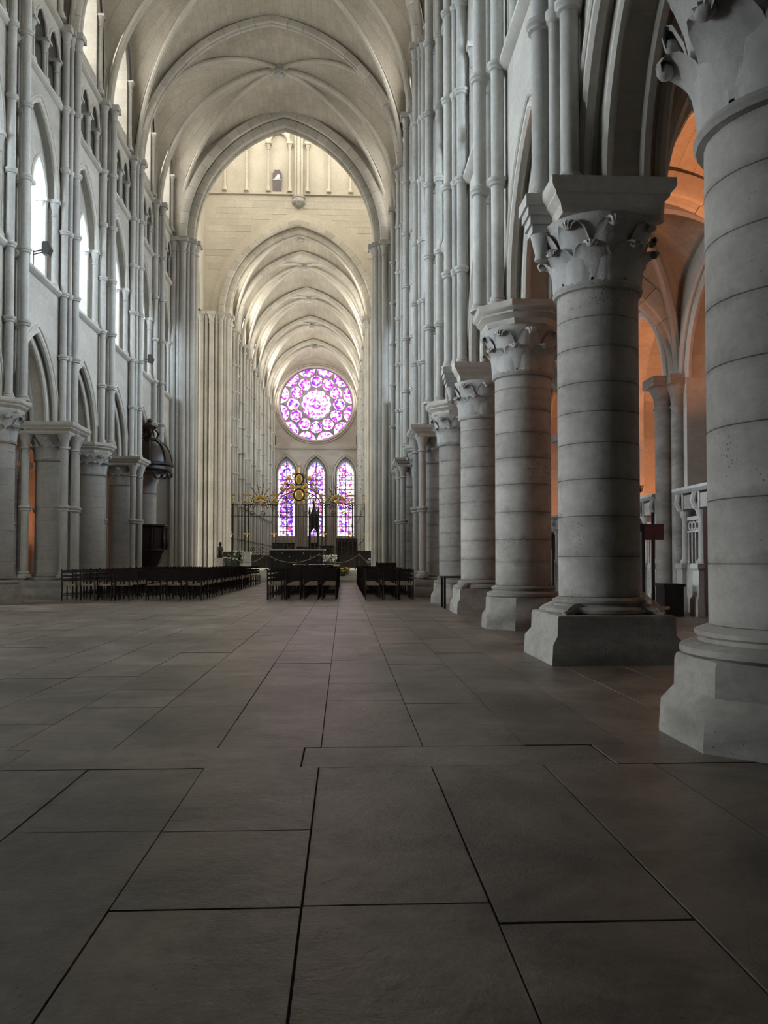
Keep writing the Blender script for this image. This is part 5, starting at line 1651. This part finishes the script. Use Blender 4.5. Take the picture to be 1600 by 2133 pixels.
nb = thing('notice_board', 'dull red notice board on a post beside the aisle pillar', 'sign', (at(1370, 18.2), 18.2, 0))
m = MB(); m.box(-0.03, 0.03, -0.03, 0.03, 0.03, 2.2); m.box(-0.25, 0.25, -0.2, 0.2, 0, 0.03); build(m, 'post', M['iron'], nb, smooth=False)
m = MB(); m.box(-0.22, 0.0, -0.06, -0.03, 1.6, 1.95); build(m, 'board', M['red'], nb, smooth=False)
m = MB(); m.box(0.01, 0.22, -0.06, -0.03, 1.6, 1.95); build(m, 'board', M['red'], nb, smooth=False)

ib = thing('information_panel', 'upright pale blue printed panel in a black frame behind the square-plinth column', 'panel', (at(1339, 17.2), 17.2, 0))
m = MB(); m.box(-0.3, 0.06, -0.02, 0.02, 0.45, 1.75); build(m, 'printed_sheet', M['paper'], ib, smooth=False)
m = MB(); m.box(0.06, 0.12, -0.04, 0.04, 0, 1.9); m.box(-0.36, -0.3, -0.04, 0.04, 0, 1.9); m.box(-0.36, 0.12, -0.03, 0.03, 1.75, 1.9); m.box(-0.36, 0.12, -0.25, 0.25, 0, 0.04)
build(m, 'frame', M['iron'], ib, smooth=False)
ib2 = thing('display_board', 'grey and white display board on black legs in the aisle beyond the octagonal column', 'panel', (at(1151, 26.5), 26.5, 0))
m = MB(); m.box(-0.3, 0.05, -0.02, 0.02, 0.5, 1.5); build(m, 'printed_sheet', M['white'], ib2, smooth=False)
m = MB(); m.box(0.05, 0.1, -0.04, 0.04, 0, 2.0); m.box(-0.4, -0.34, -0.04, 0.04, 0, 2.0); m.box(-0.4, 0.1, -0.25, 0.25, 0, 0.04); build(m, 'frame', M['iron'], ib2, smooth=False)
bx = thing('storage_chest', 'low dark chest standing at the foot of the aisle pillar', 'chest', (at(1405, 17.6), 17.6, 0))
m = MB(); m.box(-0.2, 0.2, -0.25, 0.25, 0, 0.62); build(m, 'chest_body', M['bronze'], bx, smooth=False)
m = MB(); m.box(-0.23, 0.23, -0.28, 0.28, 0.62, 0.68); build(m, 'chest_lid', M['bronze'], bx, smooth=False)

# crumpled clear plastic on the base of the square-plinth column
pm = bpy.data.materials.new('clear_plastic_film'); pm.use_nodes = True
pb = pm.node_tree.nodes['Principled BSDF']
pb.inputs['Base Color'].default_value = (0.75, 0.8, 0.85, 1); pb.inputs['Roughness'].default_value = 0.12
pb.inputs['Alpha'].default_value = 0.45
pn = N(pm.node_tree, 'ShaderNodeTexNoise', i_Scale=14.0); pbm = N(pm.node_tree, 'ShaderNodeBump', i_Strength=0.8, i_Distance=0.05)
pm.node_tree.links.new(pn.outputs['Fac'], pbm.inputs['Height']); pm.node_tree.links.new(pbm.outputs[0], pb.inputs['Normal'])
R3 = random.Random(5)
ns_ = [[R3.uniform(-0.03, 0.045) for j in range(13)] for i in range(13)]
m = MB()
def pf(a, b):
    i, j = int(a * 12 + 0.5), int(b * 12 + 0.5)
    ang = -0.85 + 0.7 * a
    rr = 0.5 + 0.3 * b
    z = 0.755 - 0.175 * min(1.0, b * 1.5) + ns_[i][j] * 0.7 + 0.02
    return (rr * math.cos(ang), rr * math.sin(ang), z)
m.grid(pf, 12, 12)
tag(build(m, 'plastic_sheet', pm, None, (3.04, 10.1, 0.0), smooth=True, ang=180), 'crumpled clear plastic sheet lying on a square column base', 'plastic sheet')
